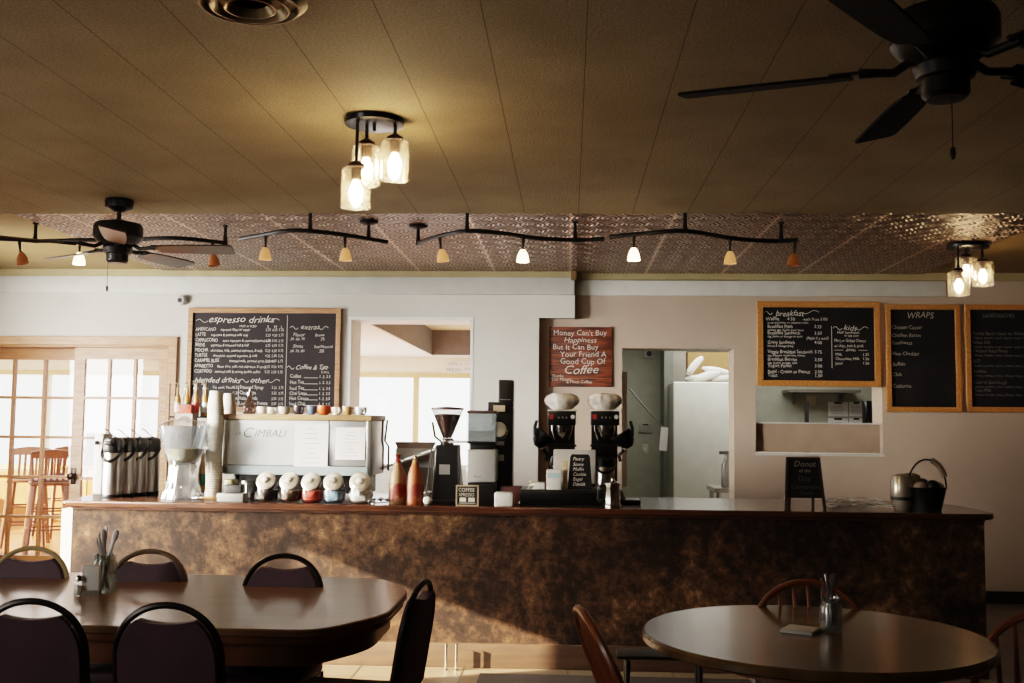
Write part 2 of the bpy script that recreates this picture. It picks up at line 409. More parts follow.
def french_door(name, x0, x1, y, ztop, mm, sl, sr, zr0=.24, handle=None):
    zt_ = ztop-.10; nx, nz = 3, 5
    gx = x0+sl; gw = (x1-sr-gx-.025*(nx-1))/nx; gh = (zt_-zr0-.025*(nz-1))/nz
    holes = [(gx+i*(gw+.025), gx+i*(gw+.025)+gw, zr0+j*(gh+.025), zr0+j*(gh+.025)+gh) for i in range(nx) for j in range(nz)]
    d = struct(slab(x0, x1, .01, ztop, y, y+.04, holes).obj(name, mm))
    MB().box(x0+sl, x1-sr, y+.018, y+.022, zr0, zt_).obj('glass_pane', m_pane, d)
    if handle:
        hx, hz = handle
        MB().box(hx-.022, hx+.022, y-.008, y, hz-.07, hz+.07, bev=.003).lathe([(.012,0),(.012,.03),(.03,.04),(.03,.055),(.018,.062)], 16, M=T(hx, y-.008, hz)@RX(PI/2)).obj('door_knob', mat('dark_bronze_knob', (50,40,34), .3, .8), d)
    return d
xr0, xr1 = xw(72, 420, YL+.05), xw(170, 400, YL+.05)
french_door('door_1', xr0, xr1-.02, YL+.05, dz1-.022, m_oak, .095, .085, handle=(xr0+.035, zw(73, 476, YL+.05)))
french_door('door_2', xw(-32, 420, YL+.2), xw(82, 420, YL+.2), YL+.2, dz1-.022, m_oak_shade, .13, .09)
# edge of the wall beside the counter, sunlight put into its white colour
struct(MB().box(P(65.5, 530, Y=6.62).x, P(76, 530, Y=6.62).x, 6.56, 6.64, 0, .88).obj('trim_12', mat('post_white', (222,214,200), .5)))

# ---- sunroom behind the left wall
SX0, SX1, SY1, SZ = -9.4, -.45, 14.8, 2.36
struct(MB().box(SX0, SX1, WT, SY1+.2, -.1, 0).obj('floor_sunroom', m_sfloor))
hx0, hx1, hy0 = -1.88, -.5, 9.6
m_sceil = mat('sunroom_ceiling_white', (232,230,226), .8)
cw_ = slab(SX0, SX1, WT, SY1+.2, 0, .01, [(hx0, hx1, 9.7, 14.4)]); cw_.v = [(v[0], v[2], SZ+v[1]) for v in cw_.v]
struct(cw_.obj('ceiling_sunroom', m_sceil))
m_cof = mat('coffer_brown', (112,104,98), .7)
cf = slab(hx0-.05, hx1+.04, 9.65, 14.45, .012, .38, [(hx0, hx1, 9.7, 14.4)]); cf.v = [(v[0], v[2], SZ+.0+v[1]) for v in cf.v]
struct(cf.obj('trim_13', m_cof))
struct(MB().box(hx0, hx1, 9.7, 14.4, SZ+.35, SZ+.37).obj('ceiling_coffer', mat('coffer_cream', (206,190,156), .8)))
mull = [-2.15-1.78*k for k in range(5)]
wins = []
xs_ = [-.75]+mull
for k in range(len(xs_)-1): wins.append((xs_[k+1]+.02, xs_[k]-.02, .78, 2.09))
m_swall = mat('sunroom_wall_cream', (232,226,208), .7)
struct(slab(SX0, SX1, 0, SZ, SY1, SY1+.15, wins).obj('wall_sunroom_back', m_swall))
m_wfr = mat('window_frame_cream', (206,186,140), .5)
for k, (a, b_, c, d) in enumerate(wins):
    fr = struct(slab(a-.018, b_+.018, c-.06, d+.05, SY1-.02, SY1+.02, [(a+.02, b_-.02, c+.02, d-.02)]).obj('window_%d' % (k+2), m_wfr))
    MB().box(a, b_, SY1+.03, SY1+.036, c, d).obj('glass_pane', m_pane, fr)
lw2 = slab(WT, SY1, 0, SZ, 0, .15, [(9.9, 12, .78, 2.08), (12.2, 14.4, .78, 2.08)]); lw2.v = [(SX0-v[1], v[0], v[2]) for v in lw2.v]
struct(lw2.obj('wall_sunroom_left', m_swall))
struct(MB().box(SX1, SX1+.1, WT, SY1+.15, 0, ZC).obj('wall_sunroom_right', m_swall))
struct(MB().box(SX0+.1, SX1, SY1-.06, SY1-.02, .0, .7).obj('wall_sunroom_wainscot', mat('wainscot_orange', (186,122,66), .5, col2=(166,104,54), scale=5, stretch=(8,8,1))))
# ---- kitchen behind the right wall
KX0, KX1, KY1 = .1, 5.0, 12.0
m_kw = mat('kitchen_wall_green', (160,160,144), .7)
struct(MB().box(KX0-.3, KX1, WT, KY1+.2, -.1, 0).obj('floor_kitchen', mat('kitchen_floor', (120,112,100), .5)))
struct(MB().box(KX0-.3, KX1, WT, KY1+.2, 2.5, 2.6).obj('ceiling_kitchen', m_sceil))
struct(MB().box(KX0-.3, KX1, KY1, KY1+.15, 0, 2.5).obj('wall_kitchen_back', m_kw))
struct(MB().box(KX0-.1, KX0, WT, KY1, 0, 2.5).obj('wall_kitchen_left', m_kw))
struct(MB().box(KX1, KX1+.1, WT, KY1, 0, 2.5).obj('wall_kitchen_right', m_kw))
colx = P(669, 400, Y=11.6)
struct(MB().box(P(663.5, 400, Y=11.6).x, P(672, 400, Y=11.6).x, 11.5, KY1, 0, 2.5).obj('trim_14', mat('column_grey', (120,122,112), .6)))
struct(MB().box(P(672, 400, Y=11.6).x, P(686, 400, Y=11.6).x, 11.6, KY1, 0, 2.5).obj('trim_15', mat('column_light', (176,172,158), .6)))
struct(MB().box(P(604, 400, Y=WT+.02).x, P(627.0, 400, Y=WT+.02).x, WT+.0, WT+.03, .9, P(622, 372, Y=WT+.02).z).obj('trim_16', mat('door_edge_white', (230,228,220), .4)))

# ------------------------------------------------------------------ counter
CZ = .945; CF = 6.40
cl, cr_ = P(70, 503, Y=CF).x, P(985, 560, Y=CF).x
ctr = thing('service_counter', 'long brown mottled coffee bar counter with dark wooden top and rounded right end', 'counter', ((cl+cr_)/2, CF, 0))
ox = (cl+cr_)/2
m_top = mat('counter_top_brown', (78,46,30), .24, col2=(56,32,22), scale=3, stretch=(1,6,1), coat=.4)
tl, tr = cl-.02, P(993, 512, Y=CF).x+.035
def topout(y0, y1, r, grow=0):
    pts = [(tl, y0), ]; xb = tl-.14
    for k in range(9):
        a = -PI/2+PI/2*k/8; pts.append((tr-.16+.16*math.cos(a), y0+.16+.16*math.sin(a)))
    for k in range(9):
        a = PI/2*k/8; pts.append((tr-r+r*math.cos(a), y1-r+r*math.sin(a)))
    pts.append((xb, y1)); return [(x-ox, y-CF) for x, y in pts]
MB().prism(topout(CF-.05, 7.42, .42), CZ-.036, CZ, axis='z').obj('counter_top', m_top, ctr, bevel=.008)
MB().box(cl-ox+.02, cr_-ox, 0, .06, .14, CZ-.036).obj('front_panel', m_panel, ctr)
MB().box(cl-ox+.02, cr_-ox, -.012, .0, CZ-.052, CZ-.036).obj('edge_moulding', mat('moulding_brown', (92,58,38), .4, col2=(66,40,28), scale=6), ctr)
MB().box(cr_-ox-.05, cr_-ox, .06, .8, 0, CZ-.04).obj('end_panel', m_panel, ctr)
MB().box(cl-ox+.02, cr_-ox, -.03, .06, 0, .14, bev=.005).obj('base_board', mat('kick_wood', (70,50,34), .5, col2=(54,38,26), scale=4, stretch=(1,1,8)), ctr)
MB().box(cl-ox+.02, cl-ox+.06, .06, .8, 0, CZ-.04).obj('end_panel', m_panel, ctr)
MB().box(cl-ox+.06, cr_-ox-.05, .3, .8, .5, .52).obj('shelf', m_blackm, ctr)

# ------------------------------------------------------------------ menu boards
def board(name, label, cx0, cx1, y0px, y1px, Y, fw_, mm, fr, items, chalk, wob=.06, cat='menu board'):
    Yf = Y-.035
    x0, x1 = P(cx0, (y0px+y1px)/2, Y=Yf).x, P(cx1, (y0px+y1px)/2, Y=Yf).x
    z1, z0 = P((cx0+cx1)/2, y0px, Y=Yf).z, P((cx0+cx1)/2, y1px, Y=Yf).z
    w, h = x1-x0, z1-z0
    t = thing(name, label, cat, ((x0+x1)/2, Y, (z0+z1)/2))
    slab(-w/2, w/2, -h/2, h/2, -.035, 0, [(-w/2+fw_, w/2-fw_, -h/2+fw_, h/2-fw_)]).obj('frame', fr, t, bevel=.004)
    MB().box(-w/2+fw_*.8, w/2-fw_*.8, -.014, -.004, -h/2+fw_*.8, h/2-fw_*.8).obj('chalkboard_panel', mm, t)
    # items in pixel coordinates of the photograph's board, turned into board metres
    sx = w/(cx1-cx0); sz = h/(y1px-y0px)
    out = []
    for it in items:
        x = (it[1]-(cx0+cx1)/2)*sx; z = ((y0px+y1px)/2-it[2])*sz; size = it[3]*sz
        if it[0] in ('~', '-'): size = it[3]*sx
        out.append((it[0], x, z, size)+tuple(it[4:]))
    lettering('lettering', out, chalk, t, -.0165, wob)
    return t
E = []
E += [('~', 194, 321, 12), ('espresso drinks', 206, 322.5, 9.5, 'LEFT', .35, 1.12), ('~', 264, 320, 14, 'R'), ('HOT or ICED', 238, 327.2, 3)]
rows = [('Americano', 'espresso filled w/ water', 331), ('Latte', 'espresso & steamed milk only', 336.3), ('Cappuccino', 'extra espresso & steamed/foamed milk', 342), ('Breve', 'espresso & steamed half & half', 346.7),
        ('Mocha', 'chocolate, milk, steamed espresso, & milk', 352), ('Turtle', 'chocolate, caramel espresso, & milk', 357.2), ('Caramel Bliss', 'steamed milk, caramel syrup, 2 shots', 362.4),
        ('Amaretto', 'flavor shot, milk, rich espresso, & syrup', 368), ('Cortado', 'steamed milk & strong double coffee', 373.2)]
for a, b_, y in rows:
    w_ = len(a)*2.35+4
    E += [(a.upper(), 194, y, 5.0, 'LEFT', 0, .72), (b_, 194+w_, y, 3.8, 'LEFT', .1, .82)]
    for k, xx in enumerate((264.5, 271, 277.5)): E.append(('%d.%02d' % (2+(len(a)+k) % 4, (25*k+25) % 100), xx, y, 3.8, 'LEFT', .1, .8))
for k, c in enumerate('SML'): E.append((c, 266+k*6.8, 328, 4))
E += [('|', 286, 409, 94), ('~', 188, 381, 6), ('blended drinks', 194, 383, 7.5, 'LEFT', .35, 1.05), ('~', 228, 380, 10), ('~', 240, 381, 9), ('other', 250, 383, 7.5, 'LEFT', .35, 1.1), ('~', 268, 381, 12, 'R')]
for k, (a, y) in enumerate((('Steamed Syrup', 389), ('Chai Latte', 394.5), ('Italian Soda', 400), ('Lemonade Freeze', 405))):
    E += [(a, 240, y, 5, 'LEFT', 0, .8), ('3.25  3.75', 272, y, 3.8, 'LEFT', .1, .8), ('4.%02d' % (25+k*10), 233, y, 4)]
E += [('Caramel, Mocha', 213, 389, 3.8, 'LEFT', 0, .9), ('|', 239, 409, 22)]
E += [('~', 289, 327.5, 8), ('extras', 299, 329, 7, 'LEFT', .35, 1.1), ('~', 318, 327.5, 9, 'R')]
E += [('Flavor', 292, 336, 4.8, 'LEFT', .2), ('.50 .60 .70', 289, 340, 3.6), ('Breve', 314, 336, 4, 'LEFT', .2), ('.75', 319, 340, 4), ('Shots', 292, 347.5, 4.6, 'LEFT', .2), ('.60 .70 .80', 289, 352, 3.6), ('Soy/Almond', 313.5, 347.5, 3.8), ('.50', 318, 352, 4.5)]
E += [('~', 287, 367.5, 7), ('Coffee & Tea', 295, 369, 6.3, 'LEFT', .35, .95), ('~', 320, 367.5, 8, 'R'), ('S M L', 321, 373, 3.6)]
for a, y in (('Coffee', 377.5), ('Hot Tea', 383.5), ('Iced Tea', 389.5), ('Chai Latte', 394.5), ('Hot Cocoa', 399.5), ('Iced Chai', 405)):
    E += [(a, 290, y, 5, 'LEFT', 0, .85), ('1. 2. 2.5', 319, y, 3.8, 'LEFT', .1, .95), ('-', 304, y, 14)]
board('menu_board', 'large oak-framed espresso drinks chalkboard behind the espresso machine', 186.5, 340, 308, 412, YL, .042, m_boardL, m_oak, E, m_chalk)
B = [('~', 765, 313, 8), ('breakfast', 776, 316, 8, 'LEFT', .35, .95), ('~', 802, 312, 18, 'R'), ('Waffle', 766, 320.5, 5.2), ('4.50', 788, 320.5, 4.6), ('with fruit 5.00', 804, 320.5, 4.2), ('syrup and butter or whipped cream', 768, 323.6, 2.8)]
for a, b_, y, p_ in (('Breakfast Pizza', 'sausage egg, cheese, fresh sauce', 328, '3.25'), ('Breakfast Sandwich', 'egg, bacon or sausage on toast', 334.5, '3.50'), ('Gravy Sandwich', 'biscuit & sausage gravy', 344, '4.00'),
                     ('Veggie Breakfast Sandwich', 'egg, peppers, mushroom, cheese', 353.5, '3.75'), ('Breakfast Burrito', 'egg, cheese, sausage, salsa', 361, '3.50'), ('Yogurt Parfait', '', 367.5, '3.00'), ('Bagel - Cream or Peanut', '', 373.3, '2.50'), ('Toast', '', 377, '1.50')):
    E_ = [(a, 768, y, 4.9, 'LEFT', 0, .85), (p_, 815, y, 4.4)]
    if b_: E_.append((b_, 768, y+3, 3.1, 'LEFT', 0, .9))
    B += E_
B += [('(Make it a meal)', 807, 339.5, 4.2, 'LEFT', .2, .8), ('|', 832.5, 368, 42), ('~', 834, 328, 9), ('kids', 844, 330, 7.5, 'LEFT', .35, 1.1), ('~', 857, 328, 12, 'R'), ('Half Sandwich', 838, 333.5, 3.9), ('or egg plate', 845, 336.3, 3),
      ('PB+J or Grilled Cheese', 835, 341.8, 4.2, 'LEFT', 0, .78), ('w/ chips, fruit & drink', 835, 347, 4.1, 'LEFT', 0, .8), ('drinks', 846, 351, 4, 'LEFT', .3), ('-', 835, 350, 9), ('-', 859, 350, 9), ('Milk', 836, 355.5, 3.8), ('1.25', 863, 355.5, 3.8), ('Chocolate Milk', 836, 359.8, 3.8), ('1.50', 863, 359.8, 3.8), ('Juice', 836, 364.2, 3.8), ('1.50', 863, 364.2, 3.8)]
board('menu_board', 'oak-framed breakfast and kids chalkboard above the kitchen hatch', 757.5, 881, 301.5, 386.5, YR, .05, m_board, m_oakf, B, m_chalk)
W = [('WRAPS', 908, 318, 9, 'LEFT', .2, .9)]
for a, y in (('Chicken Caesar', 329), ('Chicken Bacon', 337), ('Southwest', 344.5), ('Ham Cheddar', 355.5), ('Buffalo', 366), ('Club', 376.5), ('California', 388)): W.append((a, 893, y, 5.2, 'LEFT', 0, .9))
wb = board('menu_board', 'narrow oak-framed chalkboard headed WRAPS, right of the breakfast board', 886.5, 961.5, 304.5, 412, YR, .042, m_board, m_oakf, W, mat('chalk_soft', (170,162,150), .9))
def extra(board_, items, m): pass
Sd = [('SANDWICHES', 984, 317.5, 5.6, 'LEFT', .2, .9)]
for k, (a, y) in enumerate((('Turkey Bacon Swiss on Wheat', 335), ('Italian Sub', 344), ('Chicken Salad Panini', 352.5), ('BLT', 363), ('Reuben', 373), ('Club on Sourdough', 384), ('Tuna Melt', 392))):
    Sd += [(a, 974, y, 4.6, 'LEFT', 0, .9), ('lettuce, tomato, onion, cheese, mayo, mustard', 975, y+4, 3.4, 'LEFT', 0, .9)]
board('menu_board', 'oak-framed sandwiches chalkboard at the far right, cut by the photo edge', 966, 1052, 304.5, 412.5, YR, .045, m_board, m_oakf, Sd, m_chalkd)
# wooden sign
x0, x1 = xw(549, 357, YR-.02), xw(612, 357, YR-.02); z1, z0 = zw(580, 327, YR), zw(580, 387, YR)
ws = thing('wooden_sign', 'square reddish plank sign about money and coffee with white handwriting', 'sign', ((x0+x1)/2, YR, (z0+z1)/2))
w, h = x1-x0, z1-z0
m_plk = mat('stained_plank', (134,66,36), .55, col2=(58,30,20), scale=5, stretch=(1,1,7), detail=6)
for k in range(7):
    MB().box(-w/2, w/2, -.02, 0, -h/2+k*h/7+.001, -h/2+(k+1)*h/7-.001, bev=.002).obj('plank', m_plk, ws)
sg = [("Money Can't Buy", -.235, .185, .066), ('Happiness', -.145, .125, .062, 'LEFT', .2, 1.1), ('But It Can Buy', -.24, .062, .066), ('Your Friend A', -.175, .0, .068), ('Good Cup Of', -.175, -.062, .068), ('Coffee', -.15, -.145, .105, 'LEFT', .35, 1.05), ('Thanks', -.245, -.178, .035), ('Our Money', -.245, -.207, .035), ('& Much Coffee', -.12, -.228, .036)]
lettering('lettering', [(a[0], a[1]*w/.54, a[2]*h/.52)+tuple(a[3:]) for a in sg], m_chalk, ws, -.0215, .05)

# security camera on the wall
p = P(183.5, 300.5, Y=YL)
t = thing('security_camera', 'small round white security camera above the left corner of the espresso board', 'camera', p)
MB().lathe([(.042,0),(.044,.02),(.04,.05),(.03,.066),(.0001,.07)], 20, M=RX(PI/2)).obj('housing', mat('cam_grey', (190,188,182), .4), t)
MB().lathe([(.02,0),(.02,.012),(.0001,.014)], 16, M=T(-.008,-.06,-.006)@RX(PI/2)).obj('lens', m_black, t)

# ------------------------------------------------------------------ kitchen things
fp0, fp1 = P(673.5, 382, Y=10.9), P(733, 382, Y=10.9)
fr = thing('refrigerator', 'tall white refrigerator standing in the kitchen beyond the doorway', 'refrigerator', ((fp0.x+fp1.x)/2+.04, 10.9, 0))
fwid = fp1.x-fp0.x+.08; fh = P(700, 382, Y=10.9).z
m_fr = mat('fridge_white', (224,226,214), .35, coat=.2)
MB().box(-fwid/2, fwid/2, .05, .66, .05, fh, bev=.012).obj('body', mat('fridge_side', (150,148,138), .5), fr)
MB().box(-fwid/2, fwid/2, 0, .05, .05, fh, bev=.012).obj('door', m_fr, fr)
MB().tube([(fwid/2-.06, -.0, .7), (fwid/2-.06, -.045, .74), (fwid/2-.06, -.045, 1.1), (fwid/2-.06, 0, 1.14)], .012, 8).obj('handle', m_steel, fr)
for sx in (-1, 1): MB().box(sx*(fwid/2-.1)-.02, sx*(fwid/2-.1)+.02, .1, .5, 0, .05).obj('foot', m_black, fr)
# carton and bags on the fridge
bx = thing('cardboard_box', 'open tan cardboard box behind the white bags on the refrigerator', 'box', (fp0.x+.47, 11.3, fh))
slab(-.28, .36, 0, .33, -.02, .0, []).obj('front', mat('cardboard', (138,110,68), .8), bx)
MB().box(-.28, -.265, 0, .2, 0, .33).box(.345, .36, 0, .2, 0, .33).obj('side', MATS['cardboard'], bx)
m_bag = mat('white_bag', (226,224,216), .7, col2=(206,203,194), scale=12, bump=.5, bscale=14)
for k, (px, py, r, tl_, wd) in enumerate(((694, 366, .07, .9, 1.0), (707, 376, .085, .3, 1.15), (718, 371, .065, -.2, 1.3), (725, 378, .075, .1, 1.1), (697, 378, .06, 0, 1.1))):
    q = P(px, py, Y=11.08)
    b = MB(); M_ = T(0, 0, 0)@RY(-tl_)
    prof = [(1e-4, -.6*r), (.8*r, -.55*r), (1.0*r, -.2*r), (.95*r, .2*r), (.6*r, .5*r), (1e-4, .62*r)]
    b.lathe(prof, 16, M=M_@Matrix.Diagonal((1.8*wd, .9, .9, 1)), ripple=lambda i, a, k=k: .12*math.sin(3*a+k+i)+.06*math.sin(7*a+2*i))
    bb = b.obj('bag', m_bag, None, sharp=80); bb.location = q
    tag(bb, ('leftmost upright white bag on the refrigerator', 'white bag lying low in the middle of the refrigerator top', 'upper white bag against the box on the refrigerator', 'rightmost low white bag on the refrigerator', 'small white bag at the left front edge of the refrigerator top')[k], 'bag', 'white bags on the refrigerator')
q = P(648, 354, Y=KY1)
t = thing('wall_speaker', 'small grey box fitting high on the kitchen wall', 'speaker', q)
MB().box(-.05, .05, -.05, 0, -.05, .05, bev=.006).obj('case', mat('fit_grey', (168,168,154), .5), t); MB().lathe([(.03,0),(.03,.008),(.012,.012),(1e-4,.012)], 16, M=T(.01,-.05,0)@RX(PI/2)).obj('cone', m_blackm, t)
q = P(645.5, 428, Y=KY1)
t = thing('wall_panel_box', 'flat grey metal access box on the kitchen wall', 'box', q)
MB().box(-.075, .075, -.02, 0, -.055, .055, bev=.004).obj('cover', mat('box_grey', (150,150,136), .5), t); MB().box(-.03, .03, -.026, -.02, .03, .045).obj('latch', m_blackm, t)
q = P(645, 449, Y=KY1)
t = thing('light_switch', 'pale light switch under the grey box on the kitchen wall', 'switch', q)
MB().box(-.035, .035, -.01, 0, -.055, .055, bev=.004).obj('plate', mat('switch_ivory', (186,184,168), .5), t); MB().box(-.01, .01, -.018, -.01, -.02, .02).obj('toggle', m_white, t)
a, b_ = P(629, 388, Y=11.3), P(667, 432, Y=11.3)
tag(MB().tube([a, a.lerp(b_, .3)+Vector((0,0,-.008)), b_], .009, 8).obj('hose', mat('hose_grey', (110,110,102), .5)), 'thin diagonal grey hose across the kitchen doorway', 'hose')
q = P(664.5, 439, Y=11.0)
tag(MB().box(-.045, .03, -.01, .01, -.12, .12, M=RY(.08)).obj('hand_towel', m_paper, loc=q), 'white hand towel hanging beside the refrigerator', 'towel')
q = P(727, 487, Y=9.9)
t = thing('spray_bottle', 'grey spray bottle at the right side of the kitchen doorway', 'bottle', (q.x, 9.9, .88))
MB().lathe([(.05,0),(.055,.02),(.05,.2),(.02,.27),(.02,.3)], 16).obj('bottle_body', mat('bottle_grey', (120,118,112), .4), t); MB().box(-.07, .02, -.012, .012, .3, .33, bev=.004).obj('spray_head', mat('sprayer_grey', (96,94,90), .4), t)
stb = thing('prep_table', 'steel prep table inside the kitchen, right of the doorway', 'table', (q.x+.28, 9.95, 0))
MB().box(-.42, .4, -.25, .3, .84, .88).obj('table_top', m_steel, stb)
for sx in (-.38, .36):
    for sy in (-.2, .25): MB().tube([(sx, sy, 0), (sx, sy, .84)], .02, 8).obj('leg', m_steel, stb)
# notices on kitchen wall through the hatch
for k, (x0_, x1_, y0_, y1_) in enumerate(((828, 848, 402, 416.5), (849, 863.5, 402, 416.5), (828, 848, 418, 430), (849, 863.5, 418, 430), (806.5, 815.5, 395.5, 405.5))):
    a, b_ = P(x0_, y0_, Y=KY1), P(x1_, y1_, Y=KY1)
    t = thing('paper_notice', ('left printed notice with a dark clip on the kitchen wall', 'right printed notice with a dark clip on the kitchen wall', 'lower left notice on the kitchen wall', 'lower right notice on the kitchen wall', 'small blank tan note beside the dark post in the hatch')[k], 'notice', ((a.x+b_.x)/2, KY1-.002, (a.z+b_.z)/2), group='notices seen through the hatch')
    w_, h_ = b_.x-a.x, a.z-b_.z
    MB().box(-w_/2, w_/2, -.004, 0, -h_/2, h_/2).obj('sheet', m_paper if k < 4 else mat('note_tan', (196,180,158), .8), t)
    if k < 4:
        MB().box(-w_/5, w_/5, -.012, -.004, h_/2-.02, h_/2, bev=.002).obj('clip', m_black, t)
        c = MB()
        for j in range(6): c.box(-w_*.38, w_*(.2+.03*(j*7 % 5)), -.0052, -.0045, h_/2-.045-j*.016-.002, h_/2-.045-j*.016+.002)
        c.obj('print_lines', mat('print_grey', (150,150,148), .8), t)
q = P(808, 440, Y=11.4); struct(MB().box(q.x-.012, q.x+.012, 11.4, 11.5, 0, P(808, 402, Y=11.4).z).obj('trim_17', m_blackm))
qa, qb = P(803, 400, Y=10.9), P(880, 386, Y=10.9)
q = P(868, 412, Y=11.6)
t = thing('wall_phone', 'black telephone on the kitchen wall seen through the hatch', 'telephone', q)
MB().box(-.05, .05, .0, .06, -.16, .12, bev=.01).obj('phone_base', m_black, t); MB().tube([(-.03,-.02,.1),(-.03,-.05,.05),(-.03,-.05,-.06),(-.03,-.02,-.1)], [.028,.018,.018,.028], 8).obj('handset', m_black, t)
t = thing('wall_shelf', 'thin grey metal shelf along the top of the kitchen hatch view', 'shelf', ((qa.x+qb.x)/2, 11.6, P(840, 392.5, Y=11.6).z))
w_ = qb.x-qa.x
MB().box(-w_/2, w_/2, 0, .38, 0, .03).obj('shelf_board', mat('hood_grey', (110,104,94), .5, .4), t)
for sx in (-w_/3, w_/3): MB().prism([(0, 0), (.3, 0), (.3, -.12)], -.01, .01, M=T(sx, .08, 0)@RZ(PI/2)).obj('bracket', MATS['hood_grey'], t)

# ------------------------------------------------------------------ sunroom things
def bar_stool():
    t = thing('bar_chair', 'wooden high bar chair with a slatted back, left one beyond the glass doors', 'chair', (0,0,0), 0, 'bar chairs in the sunroom')
    mw = mat('stool_wood', (112,68,42), .4, col2=(82,48,30), scale=6)
    MB().box(-.2, .2, -.2, .2, .72, .76, bev=.015).obj('seat', mw, t)
    MB().box(-.17, .17, -.17, .17, .76, .785, bev=.012).obj('seat_pad', mat('pad_grey', (96,92,96), .8), t)
    for sx in (-1, 1):
        for sy in (-1, 1): MB().tube([(sx*.22, sy*.22, 0), (sx*.16, sy*.16, .72)], [.022,.028], 8).obj('leg', mw, t)
    for z, e in ((.25, .2), (.45, .18)):
        for s in (-1, 1):
            MB().tube([(-e, s*e, z), (e, s*e, z)], .011, 6).obj('stretcher', mw, t); MB().tube([(s*e, -e, z), (s*e, e, z)], .011, 6).obj('stretcher', mw, t)
    for s in (-1, 1): MB().tube([(s*.18, .17, .74), (s*.2, .24, 1.08)], .015, 8).obj('back_post', mw, t)
    for k in range(5):
        x = -.12+.06*k; MB().box(x-.014, x+.014, -.004, .004, 0, .27, M=T(0,.18,.76)@RX(-.2)).obj('back_slat', mw, t)
    pts = [(-.21, 0), (.21, 0), (.21, .07)]+[(.21-.42*k/8, .07+.025*math.sin(PI*k/8)) for k in range(1, 8)]+[(-.21, .07)]
    MB().prism(pts, -.012, .012, M=T(0, .235, 1.02)@RX(-.18)).obj('top_rail', mw, t)
    return t
q = P(30, 546, Z=0)
q = Vector((P(28, 470, Y=11.9).x, 11.9, 0)); st = bar_stool(); st.location = q; st.rotation_euler = (0,0,.35)
dup(st, (P(50, 470, Y=11.4).x, 11.4, 0), -2.6, 'second wooden bar chair, right of the first beyond the glass doors')
dup(st, (P(61, 470, Y=12.9).x, 12.9, 0), -2.2, 'third wooden bar chair, nearest the door stile beyond the glass doors')
t = thing('high_table', 'wooden high table with dark pots on it behind the right glass door', 'table', (P(97, 470, Y=12.3).x, 12.3, 0))
mw = mat('table_tan', (206,160,104), .4)
MB().box(-.3, .3, -.3, .3, .86, .9, bev=.01).obj('table_top', mw, t)
for sx in (-.25, .25):
    for sy in (-.25, .25): MB().box(sx-.02, sx+.02, sy-.02, sy+.02, 0, .86).obj('leg', mw, t)
v = thing('dark_pot', 'black coffee pot on the high table behind the right glass door', 'pot', (P(90, 470, Y=12.2).x, 12.2, .9))
MB().lathe([(.06,0),(.07,.02),(.065,.25),(.05,.33),(.06,.38)], 16).obj('pot_body', m_black, v); MB().tube([(.06,0,.3),(.14,0,.31),(.15,0,.2),(.07,0,.1)], .012, 8).obj('handle', m_black, v)
# paper sign with green writing on the far wall
a, b_ = P(445, 361, Y=SY1-.01), P(475, 376, Y=SY1-.01)
t = thing('wall_poster', 'white sign with green lettering above the far windows', 'sign', (a.x, SY1-.012, b_.z))
MB().box(0, b_.x-a.x, -.005, .0, 0, a.z-b_.z).obj('sheet', m_white, t)
lettering('lettering', [('OPEN 6', .05, .15, .055), ('FRESH', .02, .06, .07), ('daily', .28, .09, .045), ('coffee & cake', .05, .02, .04), ('7 DAYS', .27, .15, .05)], mat('print_green', (70,130,120), .7), t, -.007)

# ------------------------------------------------------------------ things on the counter
def onc(px, py): return P(px, py, Z=CZ)
def at(px, Y, Z=CZ):                      # a spot on the counter at depth Y under image column px
    q = P(px, 480, Y=Y); return (q.x, Y, Z)
sc_ = lambda Y: Y/F                        # metres per pixel at a depth

# espresso machine
EY = 6.78
ex0, ex1 = P(222.5, 440, Y=EY).x, P(372, 440, Y=EY).x
ew = ex1-ex0; k_ = sc_(EY)
em = thing('espresso_machine', 'large white and steel espresso machine with a wooden cup shelf on top', 'espresso machine', ((ex0+ex1)/2, EY, CZ))
zz = lambda py: P(300, py, Y=EY).z-CZ
hw = ew/2
m_ew = mat('machine_panel', (208,212,208), .35, coat=.3)
m_es = mat('machine_satin', (186,188,186), .25, .6)
m_eb = mat('machine_bluegrey', (150,164,166), .35)
xs2 = P(329, 440, Y=EY).x-(ex0+ex1)/2
MB().box(-hw+.01, xs2-.004, -.005, .02, zz(465.5), zz(420.5), bev=.005).obj('back_panel', m_ew, em)
MB().box(xs2+.002, hw-.035, 0, .02, zz(465.5), zz(420.5), bev=.004).obj('side_window', m_es, em)
MB().box(-hw, hw-.005, .02, .46, zz(475), zz(419)).obj('body', mat('machine_dark', (60,58,58), .4), em)
MB().box(-hw, hw-.02, -.015, .02, zz(475), zz(466), bev=.004).obj('lower_rail', m_eb, em)
MB().box(-hw+.0, hw+.0, -.02, .5, zz(420.3), zz(414.5), bev=.005).obj('cup_shelf', mat('shelf_wood', (178,146,104), .45, col2=(150,118,80), scale=5, stretch=(1,8,8)), em)
MB().box(hw-.035, hw, -.01, .46, zz(475), zz(420.3), bev=.004).obj('end_cheek', m_steel, em)
for sx in (-hw+.08, hw-.1):
    for sy in (.06, .4): MB().lathe([(.025,0),(.02,.02),(.02,zz(475)+.01)], 12, (sx, sy, 0)).obj('foot', m_iron, em)
MB().box(-hw+.05, hw-.05, .12, .44, .03, zz(476)).obj('drip_base', m_black, em)
lettering('lettering', [('LA', -hw+.085, zz(435.5), .032, 'LEFT', .2), ('C', -hw+.125, zz(438), .095, 'LEFT', .35, 1.0), ('IMBALI', -hw+.205, zz(437), .066, 'LEFT', .35, 1.05)], mat('logo_grey', (112,114,114), .5), em, -.0065)
